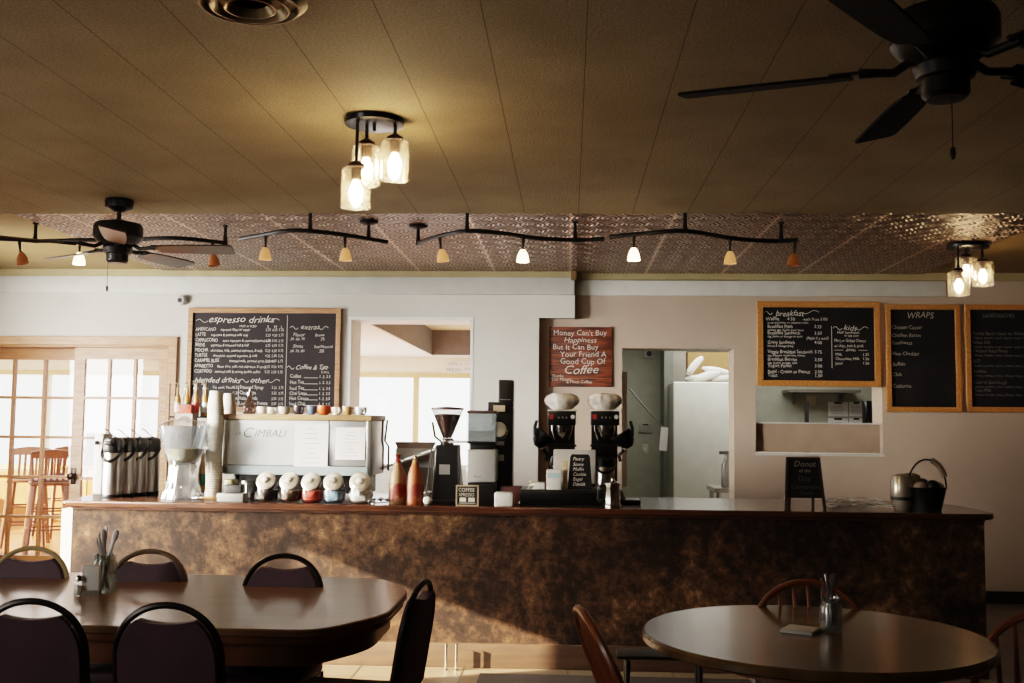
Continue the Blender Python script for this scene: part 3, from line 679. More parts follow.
for s in (0, 1): MB().tube([(hw+.05+.03*s, .1, zz(419)), (hw+.05+.02*s, .08, zz(440)), (hw+.06+.035*s, .08, zz(446)), (hw+.06+.035*s, .08, zz(470))], .007, 8).obj('steam_pipe', m_chrome, em)
# papers taped to the machine
x_ = lambda px: P(px, 440, Y=EY).x-(ex0+ex1)/2
for nm, a, b_, c, d, lb in (('paper_sheet', 295, 328.5, 424, 470, 'taller white menu sheet taped to the middle of the espresso machine'), ('paper_sheet', 336, 365.5, 427, 459, 'shorter ruled white sheet taped to the right of the espresso machine')):
    t = thing(nm, lb, 'paper', ((ex0+ex1)/2+x_((a+b_)/2), EY-.012, CZ+(zz(c)+zz(d))/2))
    w_, h_ = x_(b_)-x_(a), zz(c)-zz(d)
    MB().box(-w_/2, w_/2, -.002, .0, -h_/2, h_/2).obj('sheet', m_paper, t)
    cc = MB()
    for j in range(8):
        wj = w_*(.1+.06*((j*5) % 4)); cc.box(-wj, wj, -.0035, -.0025, h_/2-.03-j*h_/9.5-.0018, h_/2-.03-j*h_/9.5+.0018)
    cc.obj('print_lines', MATS['print_grey'], t)
# cups on the shelf
shz = CZ+zz(414.5)
def mug(lbl, col, px, r, h, hand=True, Yd=.06, prof=None):
    q = P(px, 405, Y=EY+Yd)
    t = thing('cup', lbl, 'cup', (q.x, EY+Yd, shz), random.uniform(-1, 1), 'cups on the espresso machine')
    mm = mat('cup_'+col[0], col[1], .35, coat=.3)
    MB().lathe([(r*.6,0),(r*.85,.01),(r,h*.5),(r*.97,h),(r*.9,h),(r*.9,h*.5),(r*.6,.012)], 20).obj('cup_body', mm, t)
    if hand: MB().tube([(r*.9,0,h*.8),(r*1.4,0,h*.75),(r*1.4,0,h*.35),(r*.9,0,h*.25)], .006, 6).obj('handle', mm, t)
cupd = [('white cup, first from the glass bottle on the machine', ('white', (226,218,204)), 262.5, .035, .05), ('white cup, second from the glass bottle on the machine', ('white', None), 272, .034, .045), ('white wide cup, third from the glass bottle on the machine', ('white', None), 284, .04, .05),
        ('dark grey cup between white and blue cups on the machine', ('dark', (50,44,44)), 299, .038, .058), ('blue-grey cup beside the orange cup on the machine', ('blue', (110,134,160)), 311.5, .034, .056), ('orange bowl-shaped cup on the espresso machine', ('orange', (206,92,48)), 324, .045, .06),
        ('off-white cup right of the orange cup', ('white', None), 336.5, .034, .05), ('tan cup near the right end of the machine', ('tan', (190,150,104)), 347.5, .036, .055), ('pale grey wide cup, rightmost on the machine', ('grey', (186,190,190)), 361, .04, .052)]
for l, c, px, r, h in cupd: mug(l, c, px, r, h, hand=True, Yd=.05 if px != 370 else .14)
t = thing('glass_decanter', 'small clear glass syrup bottle with a spout on the espresso machine', 'bottle', (P(249.5, 405, Y=EY+.08).x, EY+.08, shz))
MB().lathe([(.038,0),(.044,.02),(.042,.05),(.016,.105),(.014,.125)], 20).obj('bottle_body', glass('smoke_glass', (190,170,165), .5, mixb=.15, base=(180,160,150)), t)
MB().lathe([(.02,.122),(.02,.14),(.006,.15),(.004,.17),(1e-4,.172)], 12).obj('stopper', m_chrome, t)
# stacked paper cups
def paper_cup(label, r, h, group):
    t = MB().lathe([(r,0),(r*1.03,.002),(r*1.03,.008),(r*.99,.01),(r*.74,h),(r*.7,h),(r*.7,h-.004)], 20).obj('paper_cup', m_cup)
    return tag(t, label, 'cup', group)
c0 = paper_cup('white paper cup nested upside down in the tall stack left of the machine', .052, .115, 'tall stack of paper cups')
bs = P(213.5, 480, Y=6.72); n = 40; zt_ = P(213.5, 391, Y=6.72).z-.115-CZ
lz = zt_/(n-1)
c0.location = (bs.x, 6.72, CZ+.012)
for k in range(1, n):
    c = c0.copy(); COL.objects.link(c); c.location = (bs.x+.004*math.sin(k*.25), 6.72, CZ+.012+k*(lz-.0003)); c.rotation_euler = (0, 0, k)
c1 = paper_cup('cream paper cup in the short stack on the left end of the espresso machine', .045, .09, 'short stack of paper cups on the machine')
q = P(229, 405, Y=EY+.1); c1.location = (q.x, EY+.1, shz)
for k in range(1, 5): c = c1.copy(); COL.objects.link(c); c.location = (q.x, EY+.1, shz+k*.011)
tag(MB().box(-.06, .07, -.06, .06, 0, .012, bev=.003).obj('cup_tray', mat('tray_tan', (190,130,74), .5), loc=(bs.x+.005, 6.72, CZ)), 'small tan tray under the tall stack of paper cups', 'tray')

# syrup bottles behind the drink dispenser
sy_cols = [(190,150,90), (176,130,70), (196,96,60), (170,150,120), (150,90,60), (196,180,150)]
r_ = thing('bottle_rack', 'two-tier wire rack of syrup bottles behind the drink dispenser', 'rack', (P(190, 470, Y=7.1).x, 7.1, CZ))
for z in (.0, .50):
    for sx in (-.135, .135): MB().tube([(sx, -.06, z+.02), (sx, .1, z+.02)], .004, 6).obj('rack_rail', m_iron, r_)
    for sy in (-.06, .1): MB().tube([(-.135, sy, z+.02), (.135, sy, z+.02)], .004, 6).obj('rack_rail', m_iron, r_)
    MB().box(-.135, .135, -.06, .1, z+.012, z+.018).obj('shelf', m_iron, r_)
for sx in (-.135, .135):
    for sy in (-.06, .1): MB().tube([(sx, sy, 0), (sx, sy, .745)], .005, 6).obj('rack_post', m_iron, r_)
for tier in range(2):
    for k in range(7):
        cc = sy_cols[(k*3+tier) % 6]
        px = 177+k*4.6; q = P(px, 470, Y=7.11+.0*(k % 2))
        t = thing('syrup_bottle', '%s in the %s row of the rack, %s' % (('amber syrup bottle', 'golden syrup bottle', 'red syrup bottle', 'pale syrup bottle', 'brown syrup bottle', 'cream syrup bottle')[(k*3+tier) % 6], ('lower', 'upper')[tier], ('leftmost', 'second from the left', 'third from the left', 'middle one', 'third from the right', 'second from the right', 'rightmost by the cups')[k]), 'bottle', (q.x, 7.11+.03*((k % 2)*2-1), CZ+.019+.50*tier), 0, 'syrup bottles on the rack'); t.scale = (1, 1, .8 if tier else 1)
        MB().lathe([(.019,0),(.021,.01),(.021,.15),(.009,.2),(.009,.235)], 12).obj('bottle_body', mat('syrup_%d' % ((k*3+tier) % 6), cc, .25, coat=.3), t)
        MB().lathe([(.0215,.04),(.0215,.12)], 12).obj('bottle_label', (mat('label_green', (60,120,90), .6), mat('label_white', (220,214,204), .6), mat('label_red', (170,50,36), .6))[(k+tier) % 3], t)
        MB().lathe([(.011,.235),(.011,.25),(.004,.255),(.004,.285)], 10).tube([(0,0,.285),(0,-.02,.29),(0,-.04,.28)], .005, 6).obj('pump', m_white if k % 2 else mat('pump_gold', (190,160,110), .4), t)
q = P(180, 405, Y=7.0)
bx = tag(MB().box(-.045, .045, -.03, .03, 0, .06, bev=.004).obj('tea_box', mat('red_box', (140,34,24), .6, col2=(180,74,50), scale=40), loc=(P(186, 405, Y=6.99).x, 7.0, P(185, 413.5, Y=7.0).z)), 'small red patterned box perched among the syrup bottles', 'box')
tag(MB().box(-.06, .06, -.05, .05, 0, bx.location.z-CZ).obj('riser', mat('riser_clear', (150,140,130), .5), loc=(bx.location.x, 7.0, CZ)), 'grey riser under the small red box behind the dispenser', 'stand')

# drink dispenser
DY = 6.62; q = P(183, 470, Y=DY)
dd = thing('drink_dispenser', 'clear glass drink dispenser with pale yellow lemonade on a flared glass foot', 'dispenser', (q.x, DY, CZ))
MB().lathe([(.128,0),(.13,.012),(.105,.08),(.09,.15),(.085,.215)], 40, ripple=lambda i, a: .05*math.cos(8*a)).obj('glass_foot', glass('ribbed_glass', (236,236,234), .6, .06, mixb=.13, base=(232,232,230)), dd)
MB().lathe([(.07,.22),(.092,.235),(.11,.28),(.145,.40),(.152,.44),(.156,.46),(.15,.46),(.14,.40),(.105,.285),(.085,.245),(.06,.23)], 28, ripple=lambda i, a: .015*math.cos(14*a)).obj('glass_bowl', glass('bowl_glass', (240,242,244), .6, .05, mixb=.09, base=(226,232,238)), dd)
MB().lathe([(.06,.232),(.083,.247),(.104,.29),(.112,.315),(.11,.318),(1e-4,.319)], 24).obj('lemonade', mat('lemonade', (222,214,150), .15, col2=(212,202,130), scale=6), dd)
MB().lathe([(.155,.46),(.158,.468),(.12,.49),(.03,.505),(.02,.52),(1e-4,.525)], 28).obj('lid', m_clear, dd)
MB().tube([(0,-.09,.24),(0,-.14,.235),(0,-.145,.2)], .01, 8).obj('tap', m_chrome, dd)

# airpots
def airpot(parent_label, name, q, s=1, sz=1.03, group=None, rz=0):
    t = thing(name, parent_label, 'airpot', q, rz, group); t.scale = (s, s, sz)
    MB().lathe([(.068,0),(.072,.008),(.072,.02)], 24).obj('base_ring', m_black, t)
    MB().lathe([(.069,.018),(.07,.03),(.07,.27),(.066,.28)], 28).obj('steel_body', m_steel, t)
    MB().lathe([(.068,.275),(.074,.285),(.074,.335),(.066,.36),(.045,.37),(1e-4,.372)], 24).box(-.03, .03, -.105, -.03, .32, .35, bev=.008).obj('pump_head', m_black, t)
    MB().tube([(.02,.02,.365),(0,-.03,.385),(-.02,-.05,.41),(-.05,-.055,.425)], .004, 6).obj('pump_lever', m_chrome, t)
    pts = [(.077*math.cos(a), -.005-.085*math.sin(a), .30-.075*math.sin(a)) for a in [PI*k/12 for k in range(13)]]
    MB().tube(pts, .007, 6, flat=1.6).obj('carry_handle', m_black, t)
    return t
apl = ['steel airpot with black top, leftmost of the four by the door end', 'steel airpot, second from the left by the door end', 'steel airpot, third from the left by the door end', 'steel airpot, rightmost of the four beside the drink dispenser']
for k, (px, Y) in enumerate(((112.5, 6.68), (125, 6.79), (137, 6.90), (149.5, 7.01))):
    airpot(apl[k], 'airpot', at(px, Y), s=.9, group='airpots at the left end of the counter')
t = thing('paper_dispenser', 'slim white box with a dark knob left of the airpots', 'dispenser', at(100.5, 7.0))
MB().box(-.03, .03, -.05, .1, 0, .40, bev=.006).obj('case', m_white, t); MB().ball((-.01, -.06, .34), .014).obj('knob', m_blackm, t)

# small steel caddy and cups under the machine's left edge
t = thing('napkin_caddy', 'low grey metal caddy in front of the machine foot by the paper cups', 'caddy', at(233.5, 6.5))
MB().box(-.085, .08, -.05, .05, 0, .05, bev=.004).obj('tray', mat('caddy_grey', (140,140,136), .4, .4), t); MB().box(-.06, .05, .0, .04, .05, .1, bev=.006).obj('contents', m_blackm, t)
t = thing('tea_tin', 'small olive topped dark tin behind the grey caddy', 'tin', at(231, 6.64)); MB().lathe([(.045,0),(.045,.1)], 20).obj('tin_body', m_black, t); MB().lathe([(.047,.1),(.047,.125),(.03,.13),(1e-4,.13)], 20).obj('lid', mat('olive_lid', (110,104,70), .5), t)
t = thing('tamper_stand', 'steel tamper on a post beside the first cookie jar', 'tamper', at(247, 6.62)); MB().lathe([(.03,0),(.03,.01),(.009,.014),(.009,.10),(.034,.104),(.034,.12)], 20).obj('tamper_body', m_steel, t)

# tilted glass candy jars
jc = [((60,46,40), 'dark biscotti', 'leftmost tilted glass candy jar with dark sweets under the machine'), ((110,84,64), 'brown', 'second tilted glass candy jar with brown wrapped sweets'), ((190,62,44), 'red', 'tilted glass candy jar full of red packets'), ((120,150,176), 'blue', 'tilted glass candy jar full of blue packets'), ((200,198,196), 'white', 'rightmost tilted glass candy jar with white packets')]
jm_lid = mat('lid_silver', (222,212,196), .3, .3, col2=(200,186,166), scale=9)
for k, (px, (c, n_, lb)) in enumerate(zip((267.5, 291, 312.5, 334.5, 361), jc)):
    t = thing('candy_jar', lb, 'jar', at(px, 6.50), random.uniform(-.1, .1), 'tilted candy jars in front of the espresso machine')
    jr = .068 if k != 4 else .074
    # squat round jar lying back, wide mouth up and to the front
    MB().lathe([(jr*.75,0),(jr,.02),(jr*1.05,.07),(jr*.95,.115),(jr*.75,.13)], 24).obj('glass_jar', m_clear, t)
    MB().lathe([(jr*.6,.006),(jr*.9,.02),(jr*.97,.05),(jr*.9,.075),(1e-4,.082)], 12, ripple=lambda i, a, k=k: .12*math.sin(5*a+k+i*2)).obj('sweets', mat('sweets_%d' % k, c, .5, col2=tuple(max(0, int(v*.6)) if k < 2 else min(255, v+40) for v in c), scale=30, lo=.45, hi=.55), t)
    M_ = T(0, -.025, .128)@RX(math.radians(58))
    MB().lathe([(jr*.86,-.012),(jr*.9,-.008),(jr*.9,.008),(jr*.8,.014),(jr*.35,.018),(jr*.22,.03),(1e-4,.034)], 24, M=M_).obj('lid', jm_lid, t)
t = thing('striped_cloth', 'crumpled black and white cloth beside the candy jars', 'cloth', at(381, 6.48))
b = MB(); n = 12
vs = []; fs = []
for i in range(n+1):
    for j in range(7):
        vs.append((-.07+.14*i/n, -.05+.1*j/6, .012+.028*abs(math.sin(i*.9+j*.5))*(1-abs(i/n-.5))))
for i in range(n):
    for j in range(6): fs.append((i*7+j, i*7+j+1, (i+1)*7+j+1, (i+1)*7+j))
b.add(vs, fs)
mc = mat('cloth_stripes', (226,224,222), .8, col2=(24,22,22), scale=22, lo=.48, hi=.52)
b.obj('cloth', mc, t, sharp=70)

# sauce bottles
for px, cap, body, lb in ((397.5, (140,44,36), (160,124,88), 'tan sauce bottle with a red pointed cap beside the espresso machine'), (415, (170,130,76), (152,84,44), 'orange sauce bottle with a gold cap beside the black grinder')):
    t = thing('sauce_bottle', lb, 'bottle', at(px, 6.52), 0, 'sauce bottles beside the espresso machine')
    MB().lathe([(.05,0),(.053,.01),(.053,.09),(.05,.14),(.045,.19),(.022,.235),(.018,.25)], 24).obj('bottle_body', mat('sauce_%d' % px, body, .45), t)
    MB().lathe([(.0537,.02),(.0537,.125)], 24).obj('bottle_label', mat('label_brown_%d' % px, (124,44,28), .5, col2=body, scale=18, lo=.5, hi=.58), t)
    MB().lathe([(.02,.25),(.02,.262),(.009,.272),(.007,.295)] if px > 400 else [(.02,.25),(.02,.262),(.008,.275),(.022,.3),(1e-4,.302)], 16).obj('cap', mat('cap_%d' % px, cap, .4), t)

# white tilted trays behind the bottles
t = thing('serving_tray', 'long white tray tilted upwards behind the sauce bottles', 'tray', at(414, 6.95, CZ+.2))
MB().box(-.2, .18, -.09, .06, .06, .075, M=RY(math.radians(-20)), bev=.004).obj('tray_plate', m_white, t)
t2 = MB().box(-.11, .11, -.1, .1, 0, .2, bev=.004).obj('storage_bin', mat('bin_dark', (104,104,98), .5), loc=at(415, 7.12)); tag(t2, 'dark storage bin under the tilted white tray', 'bin')
t2 = MB().prism([(-.11, 0), (.11, 0), (.13, .04), (-.13, .04)], -.08, .08).obj('baking_tin', mat('tin_brown', (168,146,134), .5), loc=at(415, 7.14, CZ+.325)); tag(t2, 'brown shallow tin on top behind the tilted white tray', 'tin')
t2 = MB().box(-.12, .12, -.08, .08, .0, .125).obj('lid_stack', m_white, loc=at(415, 7.14, CZ+.2)); tag(t2, 'white lids stacked below the brown shallow tin', 'lids')
# white cord
pts = [onc(372, 505)+Vector((0,0,.01)), onc(395, 503)+Vector((0,0,.008)), onc(415, 500)+Vector((0,0,.03)), onc(428, 501)+Vector((0,0,.06)), onc(450, 501)+Vector((0,0,.065)), onc(462, 500)+Vector((0,0,.05))]
tag(MB().tube(pts, .004, 6).obj('cord', m_white), 'thin white cord trailing along the counter in front of the sauce bottles', 'cord')
tag(MB().ball((0,0,.025), .03, 12, 8, .8).obj('crumpled_napkin', m_paper, loc=at(428, 6.47)), 'small crumpled white napkin by the black grinder', 'napkin')

# black grinder
GY = 6.64; k_ = sc_(GY)
g = thing('coffee_grinder', 'black coffee grinder with a clear conical hopper of dark beans', 'grinder', at(446.5, GY))
MB().prism([(-.08, 0), (.08, 0), (.075, .36), (-.065, .36)], -.09, .12).obj('grinder_body', m_black, g, bevel=.012)
MB().box(-.1, .1, -.12, .13, 0, .025, bev=.006).obj('base_plate', m_black, g)
MB().box(-.035, .03, -.096, -.086, .18, .24).obj('badge', mat('badge_grey', (176,172,168), .3, .5), g)
MB().lathe([(.04,.36),(.045,.37),(.045,.39),(.035,.4)], 20).obj('collar', m_chrome, g)
MB().lathe([(.03,.4),(.098,.575),(.102,.58),(.094,.575),(.028,.41)], 24).obj('hopper', m_clear, g)
MB().lathe([(.026,.402),(.085,.545),(.05,.552),(1e-4,.545)], 24).obj('beans', mat('beans', (60,32,28), .5, col2=(36,20,18), scale=60), g)
MB().lathe([(.104,.58),(.104,.59),(.02,.598),(1e-4,.598)], 24).obj('hopper_lid', mat('lid_smoke', (90,66,66), .4), g)
MB().tube([(-.09,-.03,.5),(-.07,-.05,.41),(-.035,-.06,.385)], .007, 6).obj('lever', m_chrome, g)
for s in (-1, 1): MB().tube([(s*.115+.0, -.1, .06), (s*.085, -.08, .36)], .005, 6).obj('fork_rod', m_chrome, g)
MB().box(.02, .14, -.08, .1, .372, .385, bev=.003).obj('hopper_tray', m_white, g)

# silver grinder
g = thing('coffee_grinder', 'silver bodied coffee grinder with a square clear hopper half full of beans', 'grinder', at(482.5, 6.62))
MB().box(-.085, .085, -.09, .12, 0, .13, bev=.008).obj('grinder_base', m_black, g)
MB().box(-.092, .09, -.1, .12, .135, .335, bev=.01).obj('grinder_body', mat('silver_body', (196,196,194), .3, .5), g)
MB().box(-.075, .07, -.07, .1, .335, .37, bev=.006).obj('adjust_ring', m_black, g)
MB().box(-.09, .085, -.09, .1, .37, .385, bev=.004).obj('hopper_floor', m_black, g)
sl = slab(-.09, .085, -.09, .1, 0, .17, [(-.085, .08, -.085, .095)]); sl.v = [(v[0], v[2], .385+v[1]) for v in sl.v]
sl.obj('hopper', glass('hopper_glass', (240,246,248), .4, mixb=.12, base=(220,232,236)), g)
MB().box(-.083, .078, -.083, .093, .386, .45).obj('beans', mat('beans_violet', (70,56,60), .5, col2=(44,34,38), scale=60), g)
MB().box(-.095, .09, -.095, .105, .556, .575, bev=.005).obj('hopper_lid', mat('lid_bronze', (80,60,52), .4), g)
lettering('lettering', [('Bunn', -.045, .165, .022)], mat('print_dark', (70,70,76), .5), g, -.1015)

# tall black tower brewer behind it
g = thing('hot_water_tower', 'tall narrow black brewing tower with a round white dial', 'brewer', at(501, 6.86))
hh = P(502, 380, Y=6.86).z-CZ
MB().box(-.06, .075, -.05, .12, 0, hh-.18, bev=.005).obj('tower_body', m_black, g)
MB().box(-.02, .075, -.04, .1, hh-.18, hh, bev=.006).obj('top_block', m_black, g)
MB().box(-.085, .055, -.06, -.0, hh-.215, hh-.145, bev=.004).obj('display_box', m_black, g)
MB().box(-.05, .025, -.066, -.058, hh-.205, hh-.165).obj('display', mat('display_tan', (196,178,150), .5), g)
MB().lathe([(.045,0),(.048,.006),(.045,.012),(.02,.014),(1e-4,.014)], 24, M=T(-.012,-.06,hh-.32)@RX(PI/2)).obj('dial', mat('dial_cream', (206,200,186), .4), g)
MB().tube([(.02,-.055,hh-.3),(.045,-.07,hh-.33),(.03,-.07,hh-.37),(-.01,-.06,hh-.385)], .004, 6).obj('dial_ring', m_chrome, g)
MB().box(-.03, .02, -.062, -.05, hh-.42, hh-.395).obj('switch_plate', m_steel, g)
MB().box(-.02, .02, -.062, -.05, hh-.52, hh-.48).obj('switch_plate', m_white, g)
MB().box(-.01, .06, -.043, -.04, hh-.13, hh-.125).obj('panel_line', m_steel, g)
# coffee sign tile
t = thing('coffee_sign', 'small square black tile sign reading COFFEE in front of the silver grinder', 'sign', at(467.5, 6.40))
w_ = .068
slab(-w_, w_, 0, .125, -.012, 0, [(-w_+.008, w_-.008, .008, .117)]).obj('frame', mat('frame_tan', (170,150,122), .5), t)
MB().box(-w_+.006, w_-.006, -.008, -.002, .006, .119).obj('tile_face', m_black, t)
lettering('lettering', [('COFFEE', -.054, .086, .031, 'LEFT', 0, .92), ('XPRESSO', -.054, .058, .029, 'LEFT', 0, .83), ('-', -.05, .018, .1)], m_cup, t, -.0095)
for s in (-1, 1): MB().box(s*.026-.019, s*.026+.019, -.0095, -.008, .026, .05).obj('cup_picture', m_cup, t)
tag(MB().box(-.058, .058, -.045, .05, 0, .085, bev=.01).obj('napkin_cube', m_white, loc=at(504.5, 6.42)), 'small white cube box on the counter edge right of the coffee sign', 'box')
tag(MB().box(-.06, .07, -.07, .07, 0, .11, bev=.006).obj('sweetener_box', mat('dark_red_box', (66,30,26), .5), loc=at(511, 6.62)), 'dark red box behind the white cube box', 'box')
t = thing('straw_holder', 'pair of cream whisk handles standing left of the black drawer', 'utensil', at(519, 6.52))
for dx, ang in ((0, .55), (.012, .75)):
    MB().tube([(0,0,.01), (math.sin(ang)*.14, 0, .01+math.cos(ang)*.14)], .004, 6).ball((math.sin(ang)*.15, 0, .01+math.cos(ang)*.15), .014).obj('whisk', m_cup, t)

# cash drawer with register
t = thing('cash_drawer', 'wide low black cash drawer on the counter under the tablet', 'cash drawer', at(572, 6.56))
cwd = .315
MB().box(-cwd, cwd-.02, -.1, .23, 0, .1, bev=.005).obj('drawer_case', m_black, t)
MB().box(-cwd+.01, cwd-.03, -.108, -.1, .012, .088, bev=.003).obj('drawer', mat('drawer_black', (12,11,12), .3), t)
MB().box(-cwd, cwd-.01, -.11, .23, -.0, .008).obj('base_rail', m_iron, t)
CZ2 = CZ+.1
t = thing('tablet', 'white backed tablet register leaning on the black cash drawer', 'tablet', at(574.5, 6.62, CZ2))
MB().box(-.132, .132, -.008, .0, .03, .245, M=RX(math.radians(-14)), bev=.006).obj('tablet_back', mat('tablet_silver', (206,204,200), .35, .2), t)
MB().lathe([(.06,0),(.06,.01),(.012,.015),(.012,.09)], 20, (0,.08,0)).obj('tablet_stand', m_white, t)
t = thing('tabletop_chalkboard', 'small black chalk sign leaning on the front of the tablet', 'sign', at(580, 6.50, CZ2))
pts = [(-.075, 0), (.075, 0), (.06, .2), (.05, .215), (-.05, .215), (-.06, .2)]
MB().prism(pts, -.008, 0, M=RX(math.radians(-8))).obj('sign_board', m_board, t)
o = lettering('lettering', [(a, -.045, z, .03, 'LEFT', .3, .9) for a, z in (('Pastry', .178), ('Scone', .145), ('Muffin', .115), ('Cookie', .085), ('Bagel', .055), ('Danish', .025))], m_chalk, t, 0)
o.location = (0, -.0095, 0); o.rotation_euler = (math.radians(-8), 0, 0)
t = thing('small_box', 'small white and pale blue box beside the tablet', 'box', at(554, 6.50, CZ2))
MB().box(-.045, .045, -.03, .03, 0, .12, bev=.004).obj('case', m_white, t); MB().box(-.04, .04, -.032, -.03, .07, .1).obj('band', mat('pale_blue', (170,200,206), .5), t)
tag(MB().box(-.035, .035, -.03, .03, 0, .042, bev=.004).obj('card_stack', m_white, loc=at(539, 6.52, CZ2)), 'low white stack of cards at the left end of the cash drawer', 'cards')
tag(MB().box(-.012, .018, -.01, .01, 0, .17, bev=.003).obj('menu_strip', mat('tan_strip', (206,180,140), .6), loc=at(564.5, 6.53, CZ2)), 'tan upright card between the white box and the small chalk sign', 'card')

# twin brewers
def brewer(label, px, side):
    BY = 6.92
    t = thing('coffee_brewer', label, 'coffee maker', at(px, BY), 0, 'pair of automatic coffee brewers')
    hz = P(px, 410, Y=BY).z-CZ
    MB().box(-.09, .09, -.1, .18, hz-.1, hz-.006, bev=.008).obj('brew_head', m_black, t)
    MB().box(-.094, .094, -.105, .18, hz-.008, hz, bev=.002).obj('top_rim', m_cup, t)
    MB().box(-.08, -.056, -.108, -.1, hz-.06, hz-.03).obj('red_decal', mat('decal_red', (170,50,40), .5), t)
    for k in range(3): MB().lathe([(.007,0),(.007,.006),(1e-4,.007)], 10, M=T(-.02+.025*k,-.1,hz-.05)@RX(PI/2)).obj('button', m_steel, t)
    MB().lathe([(.014,0),(.014,.006),(1e-4,.007)], 12, M=T(.07,-.1,hz-.045)@RX(PI/2)).obj('gauge', m_white, t)
    MB().box(-.085, .085, .05, .18, 0, hz-.09).obj('column', mat('brewer_column', (60,46,38), .35, .6), t)
    MB().box(-.09, .09, -.1, .18, 0, .03, bev=.006).obj('base_plate', m_black, t)
    MB().lathe([(.035,hz-.205),(.05,hz-.19),(.068,hz-.13),(.07,hz-.1)], 24, (0,-.02,0)).obj('funnel', m_chrome, t)
    MB().box(-.095, .095, -.1, .02, hz-.235, hz-.222).obj('shelf', m_iron, t)
    # spare funnel with a handle on the outer side
    s = side
    b = MB(); M_ = T(s*.135, -.06, hz-.195)@RY(s*-.6)
    b.lathe([(.02,-.05),(.05,-.02),(.066,.05),(.06,.055),(.04,-.01)], 20, M=M_).obj('spare_funnel', m_black, t)
    MB().tube([(s*.135,-.08,hz-.2),(s*.17,-.1,hz-.16),(s*.172,-.1,hz-.11),(s*.16,-.1,hz-.07)], [.02,.018,.015,.012], 8, flat=.7).obj('funnel_handle', m_black, t)
    MB().tube([(s*.12,-.06,hz-.25),(s*.09,-.05,hz-.29),(s*.1,-.05,hz-.33)], .012, 8).obj('spout', m_black, t)
    # coffee filters in a ruffled stack
    f = thing('coffee_filters', 'ruffled stack of white paper coffee filters on the %s brewer' % ('left' if s < 0 else 'right'), 'filters', (at(px, BY)[0], BY, CZ+hz))
    prof = [(.055,0),(.072,.012),(.1,.04),(.112,.062),(.1,.09),(.06,.108),(1e-4,.112)]
    MB().lathe(prof, 60, ripple=lambda i, a: (.07 if i > 1 else .02)*math.sin(14*a+i)*math.sin(3*a+1)+.03*math.sin(23*a)).obj('filter_stack', mat('filter_paper', (238,234,228), .8, col2=(196,188,178), scale=20), f, sharp=80)
    return t
brewer('left automatic coffee brewer with a black funnel on its left side', 561.5, -1)
brewer('right automatic coffee brewer with a black funnel on its right side', 604.5, 1)
airpot('steel airpot standing under the right coffee brewer', 'airpot', (at(605, 6.84)[0], 6.86, CZ+.03), s=.9, sz=.72, group='airpots under the brewers')
airpot('steel airpot standing under the left coffee brewer', 'airpot', (at(561, 6.84)[0], 6.86, CZ+.03), s=.9, sz=.72, group='airpots under the brewers')
# steel server (moka style)
t = thing('steel_coffee_pot', 'small polished steel coffee pot on the counter edge', 'coffee pot', at(612.5, 6.43))
MB().lathe([(.05,0),(.052,.01),(.048,.04),(.05,.06),(.045,.12),(.05,.14),(.05,.146),(.03,.155),(.008,.16),(.01,.175),(1e-4,.178)], 10).obj('pot_body', m_chrome, t, sharp=20)
MB().tube([(-.045,0,.13),(-.085,0,.125),(-.085,0,.05),(-.07,0,.04)], .011, 8, flat=.8).obj('handle', m_black, t)
tag(MB().box(-.13, .1, -.1, .1, 0, .03, bev=.008).obj('black_tray', m_black, loc=at(624, 6.8)), 'flat black tray at the right end of the coffee equipment', 'tray')
tag(MB().prism([(-.03, 0), (.03, 0), (.0, .06)], -.03, .03).obj('folded_card', m_white, loc=at(621.5, 6.75, CZ+.03)), 'folded white card on the black tray beside the brewers', 'card')
# A-frame sign
AY = 6.50
t = thing('tabletop_easel_sign', 'small black A-frame chalk sign standing alone on the right counter', 'sign', at(804.8, AY))
ah = P(805, 457, Y=AY).z-CZ
M_ = RX(math.radians(-9))
pts = [(-.105, .07), (.105, .07), (.09, ah), (-.09, ah)]
MB().prism(pts, -.008, .004, M=M_).obj('sign_board', m_board, t, bevel=.002)
mleg = mat('sign_wood_dark', (44,30,22), .5)
for s in (-1, 1):
    MB().prism([(s*.115-.008, 0), (s*.115+.008, 0), (s*.093+.008, ah), (s*.093-.008, ah)], -.012, .006, M=M_).obj('side_rail', mleg, t)
    MB().prism([(s*.072-.008, 0), (s*.072+.008, 0), (s*.066+.008, ah*.95), (s*.066-.008, ah*.95)], .0, .012, M=T(0,.11,0)@RX(math.radians(10))).obj('rear_leg', mleg, t)
MB().box(-.1, .1, -.01, .006, ah-.012, ah, M=M_).obj('top_rail', mleg, t)
o = lettering('lettering', [('Donut', -.06, ah-.055, .05, 'LEFT', .25), ('of the', -.03, ah-.09, .03)], mat('chalk_mid', (150,144,134), .9), t, 0); o.location = (0, -.0095, 0); o.rotation_euler = (math.radians(-9), 0, 0)
o = lettering('lettering', [('Day', -.035, ah-.14, .045), ('Cinnamon', -.08, ah-.19, .04), ('Twist', -.03, ah-.225, .035)], mat('chalk_faint', (70,68,66), .9), t, 0); o.location = (0, -.0095, 0); o.rotation_euler = (math.radians(-9), 0, 0)
